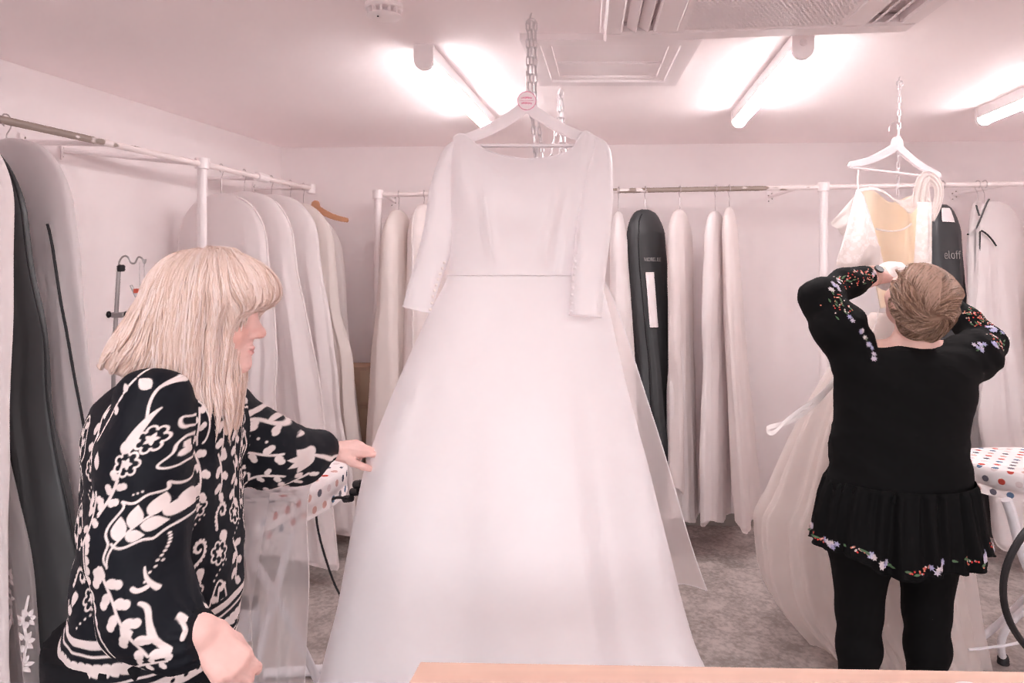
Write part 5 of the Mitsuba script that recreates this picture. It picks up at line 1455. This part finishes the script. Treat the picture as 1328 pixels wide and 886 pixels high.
col = dark + (lite - dark) * ink[:, None]
jk = part(pw, 'jacket', jm, 'mat_print_cloth', True, color=col, label='black jacket with a white leaf print')
cu = part(jk, 'cuff', tube(np.array([sl1[-1][0] + .036 * (math.cos(t) * nrm(np.cross(nrm(sl1[-1][0] - sl1[-2][0]), [0, 1, 0])) + math.sin(t) * np.cross(nrm(sl1[-1][0] - sl1[-2][0]), nrm(np.cross(nrm(sl1[-1][0] - sl1[-2][0]), [0, 1, 0])))) for t in np.linspace(0, 2 * np.pi, 30, endpoint=False)]), .0055, 8, True), 'mat_black_cloth')

# ---------------------------------------------------------------- the woman in black, seen from behind
pk = 'person_001'
tag(pk, 'woman with short hair seen from behind in black embroidered tunic, arms raised', 'person')
HC2 = P(1190, 391, 2.17); HR2 = frame((-.06, .80, .60), (-.03, -.60, .80))
SL, EL, WL = P(1112, 462, 2.20), P(1062, 382, 2.27), P(1140, 358, 2.38)
SR, ER, WR = P(1240, 464, 2.20), P(1279, 446, 2.29), P(1222, 392, 2.42)
pel = P(1165, 655, 2.20)
LL = [P(1116, 700, 2.20), np.array([(1112 - CX) / F * 2.2, 2.19, .44]), np.array([(1110 - CX) / F * 2.2, 2.22, .08])]
LR = [P(1204, 700, 2.20), np.array([(1199 - CX) / F * 2.2, 2.19, .44]), np.array([(1201 - CX) / F * 2.2, 2.22, .08])]
hl = hand_joints(WL, (.93, .25, .10), (.1, -.8, .6), 1, [(35, 60, 40)] * 4, [(.8, .5, -.3), (.9, .1, -.4), (.9, 0, -.4)], .95)
hr = hand_joints(WR, (-.70, .45, .40), (.3, .2, .9), 1, [(30, 55, 40)] * 4, [(.8, .5, -.3), (.9, .1, -.4), (.9, 0, -.4)], .95)
def body2(p):
    d = local(lambda q: head_sdf(q, HC2, HR2, 1.0), p, HC2, .19)
    nb = P(1183, 456, 2.20)
    d = smin(d, cone(p, HC2 + HR2 @ [-.03, 0, -.05], nb, .056, .064), .03)
    t = cone(p, nb + [0, 0, -.05], P(1170, 530, 2.2), .08, .13)
    t = smin(t, cone(p, P(1170, 530, 2.2), pel, .13, .15), .06)
    t = smin(t, cone(p, SL, SR, .055, .055), .06)
    for S_, E_, W_ in ((SL, EL, WL), (SR, ER, WR)):
        t = smin(t, cone(p, S_, E_, .052, .042), .03); t = smin(t, cone(p, E_, W_, .042, .0265), .02)
    for L in (LL, LR):
        t = smin(t, cone(p, L[0], L[1], .088, .056), .04); t = smin(t, cone(p, L[1], L[2], .056, .034), .03)
    d = smin(d, t, .03)
    d = smin(d, local(lambda q: hand_sdf(q, hl), p, WL, .27), .012)
    return smin(d, local(lambda q: hand_sdf(q, hr), p, WR, .27), .012)
m = surf(body2, (.90, 1.98, .03), (1.76, 2.62, 1.66), .0048)
part(pk, 'body', m, 'mat_skin', True, color=skin_color(m.vertices, (.70, .455, .395), []))
for s in (-1, 1):
    e = part(pk, 'eye', ellipsoid(HC2 + HR2 @ np.array([.077, s * .033, .003]), (.0125,) * 3, 2), 'mat_eye', True)
    part(e, 'iris', ellipsoid(HC2 + HR2 @ np.array([.0855, s * .033, .002]), (.0055,) * 3, 2), 'mat_iris', True)

# short hair combed round the crown
def hair2(p):
    q = (p - HC2) @ HR2
    d = smin(ell(q, (-.020, 0, .038), (.105, .081, .095)), ell(q, (-.060, 0, -.030), (.060, .066, .074)), .05)
    d = smax(d, q[:, 0] - (.060 + .25 * q[:, 2]), .02)
    ang = np.arctan2(q[:, 1] - .012, q[:, 2] - .045)
    rr = np.hypot(q[:, 1] - .012, q[:, 2] - .045)
    lock = meshkit.noise(np.stack([np.cos(ang + rr * 9) * 4, np.sin(ang + rr * 9) * 4, rr * 10], 1), 4) - .5
    fine = meshkit.noise(np.stack([np.cos(ang + rr * 9) * 12, np.sin(ang + rr * 9) * 12, rr * 18], 1), 6) - .5
    return d + lock * .017 + fine * .006
m = surf(hair2, HC2 - .18, HC2 + .18, .0045)
mat('hair_brown', pr((0.24, 0.145, 0.10), 0.5, 0.35))
hk2 = part(pk, 'hair', m, 'mat_hair_brown', True)
r = np.random.default_rng(15); n = 5200
q0 = r.normal(0, 1, (n, 3)); q0 /= np.linalg.norm(q0, axis=1, keepdims=True)
q0 = q0[q0[:, 0] < .45]
st2 = HC2 + (q0 * [.112, .1, .11] + [-.022, 0, .030]) @ HR2.T
for _ in range(6):
    st2 = st2 - (hair2(st2) - .001)[:, None] * grad(hair2, st2, 3e-3)
crown = np.array([-.115, .026, .042])
def comb2(p, s):
    q = (p - HC2) @ HR2
    rad = q - crown; rad[:, 0] *= .5
    rad /= np.linalg.norm(rad, axis=1, keepdims=True) + 1e-6
    sw = np.cross([1.0, 0, 0], rad)
    nearc = np.exp(-(np.linalg.norm(q - crown, axis=1) / .07) ** 2)[:, None]
    d = rad + sw * (.55 + .6 * nearc) + np.array([0, 0, -.35]) * (q[:, 2:3] < .03)
    return d @ HR2.T
def keep2(p):
    q = (p - HC2) @ HR2
    return (q[:, 2] > -.115) & (q[:, 0] < .066 + .25 * q[:, 2])
alls = strands(hair2, st2, comb2, 15, .0062, .006, .0012, 16, keep2)
e = alls.edges_unique
ncomp, lab2 = sp_.csgraph.connected_components(sp_.coo_matrix((np.ones(len(e)), (e[:, 0], e[:, 1])), shape=(len(alls.vertices),) * 2), directed=False)
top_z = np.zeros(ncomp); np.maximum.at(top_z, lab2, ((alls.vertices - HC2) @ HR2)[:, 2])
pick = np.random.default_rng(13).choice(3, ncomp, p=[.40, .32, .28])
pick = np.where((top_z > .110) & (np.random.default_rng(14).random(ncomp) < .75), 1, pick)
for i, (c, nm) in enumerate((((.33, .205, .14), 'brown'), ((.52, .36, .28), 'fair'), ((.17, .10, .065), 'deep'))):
    mat('strand_' + nm, pr(c, 0.4, 0.5))
    part(hk2, 'strands', submesh(alls, pick[lab2[alls.faces[:, 0]]] == i), 'mat_strand_' + nm, True, kind='stuff')

# tunic
mat('black_knit', pr((0.0045, 0.0045, 0.005), 0.8, 0.12, sheen=.08))
pyr = np.array([447, 454, 470, 500, 550, 600, 640])
pl_ = np.array([1146, 1116, 1092, 1087, 1084, 1079, 1074]); pr_ = np.array([1220, 1243, 1256, 1258, 1252, 1250, 1256])
s2 = F / 2.2
tz_ = (H - (pyr - HY) / s2)[::-1]; tx0, tx1 = ((pl_ - CX) / s2)[::-1], ((pr_ - CX) / s2)[::-1]
tb = np.array([.075, .105, .135, .150, .150, .160, .172])[::-1]
slL = [(P(1112, 466, 2.20), .078), (P(1088, 425, 2.22), .080), (P(1064, 386, 2.265), .060), (P(1098, 369, 2.33), .049), (P(1124, 358, 2.365), .037)]
slR = [(P(1240, 467, 2.20), .076), (P(1260, 462, 2.23), .076), (P(1280, 445, 2.285), .052), (P(1254, 418, 2.35), .046), (P(1230, 396, 2.41), .036)]
def tunic(p):
    d = stack(p, tz_, (tx0 + tx1) / 2, 0 * tz_ + 2.2, (tx1 - tx0) / 2, tb)
    d = smin(d, sleeves(p, slL), .045); d = smin(d, sleeves(p, slR), .045)
    fa = meshkit.fbm(np.stack([p[:, 0] * 7, p[:, 1] * 7, p[:, 2] * 12 + p[:, 0] * 5], 1), 3, 12) - .5
    ra = np.sin(75 * (p[:, 2] * .7 - p[:, 0] * .7) + 6 * meshkit.noise(p * 7, 3)) * np.exp(-(np.linalg.norm(p - P(1120, 440, 2.2), axis=1) / .13) ** 2)
    rb = np.sin(85 * (p[:, 2] * .6 + p[:, 0] * .8) + 6 * meshkit.noise(p * 7, 5)) * np.exp(-(np.linalg.norm(p - P(1270, 455, 2.2), axis=1) / .11) ** 2)
    d = d + .022 * fa + .0035 * (ra + rb)
    for sl in (slL, slR):
        nn = nrm(sl[-1][0] - sl[-2][0]); nr_ = np.linalg.norm(p - sl[-1][0], axis=1) < .065
        d = np.where(nr_, np.maximum(d, (p - sl[-1][0]) @ nn - .004), d)
    # round neck opening
    return smax(d, -(np.hypot((p[:, 0] - P(1184, 0, 2.2)[0]) / .088, (p[:, 1] - 2.22) / .075) - 1) * .07 * -1 * -1 - .4 * (P(0, 450, 2.13)[2] - p[:, 2]), .006) if False else d
m = surf(tunic, (.87, 1.97, .72), (1.78, 2.50, 1.56), .0075)
tk = part(pk, 'tunic', m, 'mat_black_knit', True)
nc = np.array([P(1183 + 32 * math.cos(t), 446 - 3.5 * math.sin(t) - 8 * abs(math.cos(t)) ** 2, 2.20 + .072 * math.sin(t)) for t in np.linspace(0, 2 * np.pi, 40, endpoint=False)])
# gathered skirt
ns = 360; a = np.arange(ns) * 2 * np.pi / ns
rk = np.random.default_rng(21); ph = rk.random(5) * 6.28
def skirt_pt(s, a):
    z = P(0, 618, 2.2)[2] + (.648 - P(0, 618, 2.2)[2]) * s
    xl_ = np.interp(s, [0, .3, .7, 1], [(1077 - CX) / s2, (1068 - CX) / s2, (1061 - CX) / s2, (1058 - CX) / s2]); xr_ = np.interp(s, [0, .3, .7, 1], [(1255 - CX) / s2, (1259 - CX) / s2, (1265 - CX) / s2, (1270 - CX) / s2])
    b = .176 + .045 * s
    g_ = (.007 + .005 * s) * (np.sin(34 * a + ph[0] + 1.5 * s) * (1 - .55 * s) + .7 * np.sin(21 * a + ph[1]) + .9 * s * np.sin(9 * a + ph[2]) + .4 * np.sin(57 * a + ph[3]) * (1 - s)) * SS(0, .08, s)
    c, w = (xl_ + xr_) / 2, (xr_ - xl_) / 2
    return np.stack([c + (w + g_ * .6) * np.cos(a), 2.2 + (b + g_) * np.sin(a), z + 0 * a + .016 * s * np.sin(3 * a + ph[4]) + .010 * s * np.sin(7 * a)], -1)
S_ = np.linspace(0, 1, 50)
g = np.array([skirt_pt(s, a) for s in S_]); g = np.concatenate([g, g[:, :1]], 1)
sk2 = part(tk, 'gathered_skirt', sheet(g), 'mat_black_knit', True)
part(tk, 'skirt_hem', tube(g[-1, :-1], .003, 6, True), 'mat_black_knit')
# leggings and shoes
def leggings(p):
    d = cone(p, LL[0] + [.02, 0, .05], LR[0] + [-.02, 0, .05], .13, .13)
    for L in (LL, LR):
        d = smin(d, cone(p, L[0], L[1], .100, .066), .05)
        calf = L[1] * .68 + L[2] * .32 + [0, -.012, 0]
        d = smin(d, cone(p, L[1], calf, .064, .063), .03); d = smin(d, cone(p, calf, L[2], .063, .040), .03)
    return np.maximum(d, np.maximum(.05 - p[:, 2], p[:, 2] - .86))
part(pk, 'leggings', surf(leggings, (.92, 1.98, .02), (1.60, 2.42, .90), .009), 'mat_black_knit', True)
for L in (LL, LR):
    shoe(np.array([L[2][0], L[2][1] - .01, 0.0]), math.pi / 2, pk)
# watch
ax = nrm(WL - slL[-1][0]); wc = slL[-1][0] + ax * .028; u1 = nrm(np.cross(ax, [0, 0, 1])); u2 = np.cross(ax, u1)
ringp = lambda c, r, n=28: np.array([c + r * (math.cos(t) * u1 + math.sin(t) * u2) for t in np.linspace(0, 2 * np.pi, n, endpoint=False)])
mat('strap', pr((0.62, 0.42, 0.36), 0.5)); mat('gold', pr((0.75, 0.55, 0.42), 0.25, 0.5, metallic=1.0))
w_ = part(pk, 'watch', cat(tube(ringp(wc, .0325), .004, 8, True), tube(ringp(wc + ax * .006, .0322), .004, 8, True), tube(ringp(wc - ax * .006, .0325), .004, 8, True)), 'mat_strap', label='wristwatch with a pink strap')
fd = nrm(np.array([-.1, -.75, .65]) - ax * (np.array([-.1, -.75, .65]) @ ax))
mm = lathe([(0, -.003), (.0155, -.003), (.0165, 0), (.0155, .004), (0, .004)], 28)
M = np.eye(4); M[:3, :3] = np.stack([ax, np.cross(fd, ax), fd], 1); M[:3, 3] = wc + fd * .035; mm.apply_transform(M)
part(w_, 'dial', mm, 'mat_black_plastic', label='round black dial')

# embroidery: little flowers, berries and leaves stitched on the sleeves and the hem
def stitch(items, key, parent):
    V, Fc, Cc, base = [], [], [], 0
    for o, nv, tv, kind, size in items:
        bn = np.cross(nv, tv)
        if kind == 'star':
            pol = unary_union([lf_((0, 0), (math.cos(t), math.sin(t)), .20) for t in np.arange(6) * math.pi / 3 + o[0] * 50]); colr = [(.52, .48, .58), (.64, .58, .60), (.38, .38, .58)][int(abs(o[2] * 9973)) % 3]
        elif kind == 'berry':
            pol = Point(0, 0).buffer(.6, 4); colr = [(.55, .04, .035), (.62, .50, .48), (.60, .20, .14)][int(abs(o[0] * 9973)) % 3]
        else:
            pol = lf_((-1, 0), (1, 0), .16); colr = (.07, .14, .07)
        mm = extrude(pol, .5)
        q = mm.vertices * [size, size, .0022]
        V.append(o + q[:, :1] * tv + q[:, 1:2] * bn + (q[:, 2:] + .0012) * nv); Fc.append(mm.faces + base); Cc.append(np.tile(colr, (len(q), 1))); base += len(q)
    part(parent, key, trimesh.Trimesh(np.vstack(V), np.vstack(Fc), process=False), 'mat_thread_work', False, color=np.vstack(Cc), label='embroidered flowers', kind='stuff')
def on_tunic(o, d):
    """Where rays from inside the sleeve leave it, all at once."""
    lo_, hi_ = np.zeros(len(o)), np.full(len(o), .16)
    for _ in range(24):
        mid = (lo_ + hi_) / 2
        ins = tunic(o + d * mid[:, None]) < 0
        lo_, hi_ = np.where(ins, mid, lo_), np.where(ins, hi_, mid)
    p = o + d * lo_[:, None]
    return p, grad(tunic, p, 3e-3)
re = np.random.default_rng(33)
for sl, t0, t1, dv in ((slL, .0, .96, np.array([.15, -.9, .35])), (slR, .0, .80, np.array([-.1, -.9, .45]))):
    axp = spline([c for c, _ in sl], 200); items, rays = [], []
    for i, t in enumerate(np.linspace(t0, t1, 20)):
        j = int(t * 199); o = axp[j]; tang = nrm(axp[min(j + 1, 199)] - axp[max(j - 1, 0)])
        d = nrm(dv - tang * (dv @ tang)); sid = np.cross(d, tang)
        cluster = (.28 < t < .42) or (.62 < t < .92)
        for kk in range(13 if cluster else 2):
            dd = nrm(d + sid * re.normal(0, .30 if cluster else .12))
            kind = ('berry' if re.random() < .84 else 'leaf') if cluster else ('star' if re.random() < .85 else 'leaf')
            rays.append((o + tang * re.normal(0, .008), dd, tang, kind))
    ps, nvs = on_tunic(np.array([q[0] for q in rays]), np.array([q[1] for q in rays]))
    for p, nv, (_, _, tang, kind) in zip(ps, nvs, rays):
        items.append((p, nv, nrm(tang - nv * (tang @ nv)), kind, (.0098 if kind == 'star' else .0040 if kind == 'berry' else .0085)))
    stitch(items, 'embroidery', tk)
items = []
for i in range(430):
    t = (i + re.random()) / 430; ang = t * 2 * np.pi
    seg = int(t * 30) % 6
    mid = .875 + .030 * np.sin(ang * 6)
    kind, spread = (('berry', .030), ('star', .016), ('leaf', .008), ('berry', .022), ('star', .024), ('leaf', .014))[seg]
    if kind is None or (kind == 'star' and re.random() < .45) or (kind == 'leaf' and re.random() < .82):
        continue
    if kind == 'berry' and re.random() < .12:
        kind = 'leaf'
    wave = mid + re.normal(0, spread)
    p, pa, pb = skirt_pt(wave, np.array([ang]))[0], skirt_pt(wave, np.array([ang + .01]))[0], skirt_pt(wave - .02, np.array([ang]))[0]
    tv = nrm(pa - p); nv = nrm(np.cross(tv, pb - p)); nv = nv if nv @ (p - [1.24, 2.2, p[2]]) > 0 else -nv
    items.append((p + nv * .001, nv, tv, kind, .0105 if kind == 'star' else .0050 if kind == 'berry' else .011))
stitch(items, 'hem_embroidery', tk)

# the white cloth bunched in her left hand belongs to the champagne dress
def bunch(p):
    c = P(1153, 360, 2.415)
    d = ell(p, c, (.050, .045, .048)); d = smin(d, cone(p, c + [.02, 0, .02], P(1172, 352, 2.45), .035, .02), .03)
    return d + .018 * (meshkit.fbm(p * 24, 3, 8) - .5)
part(cd, 'bunched_cloth', surf(bunch, P(1153, 360, 2.415) - .1, P(1153, 360, 2.415) + .12, .005), 'mat_lacework', True, label='white fabric bunched up by the hand')
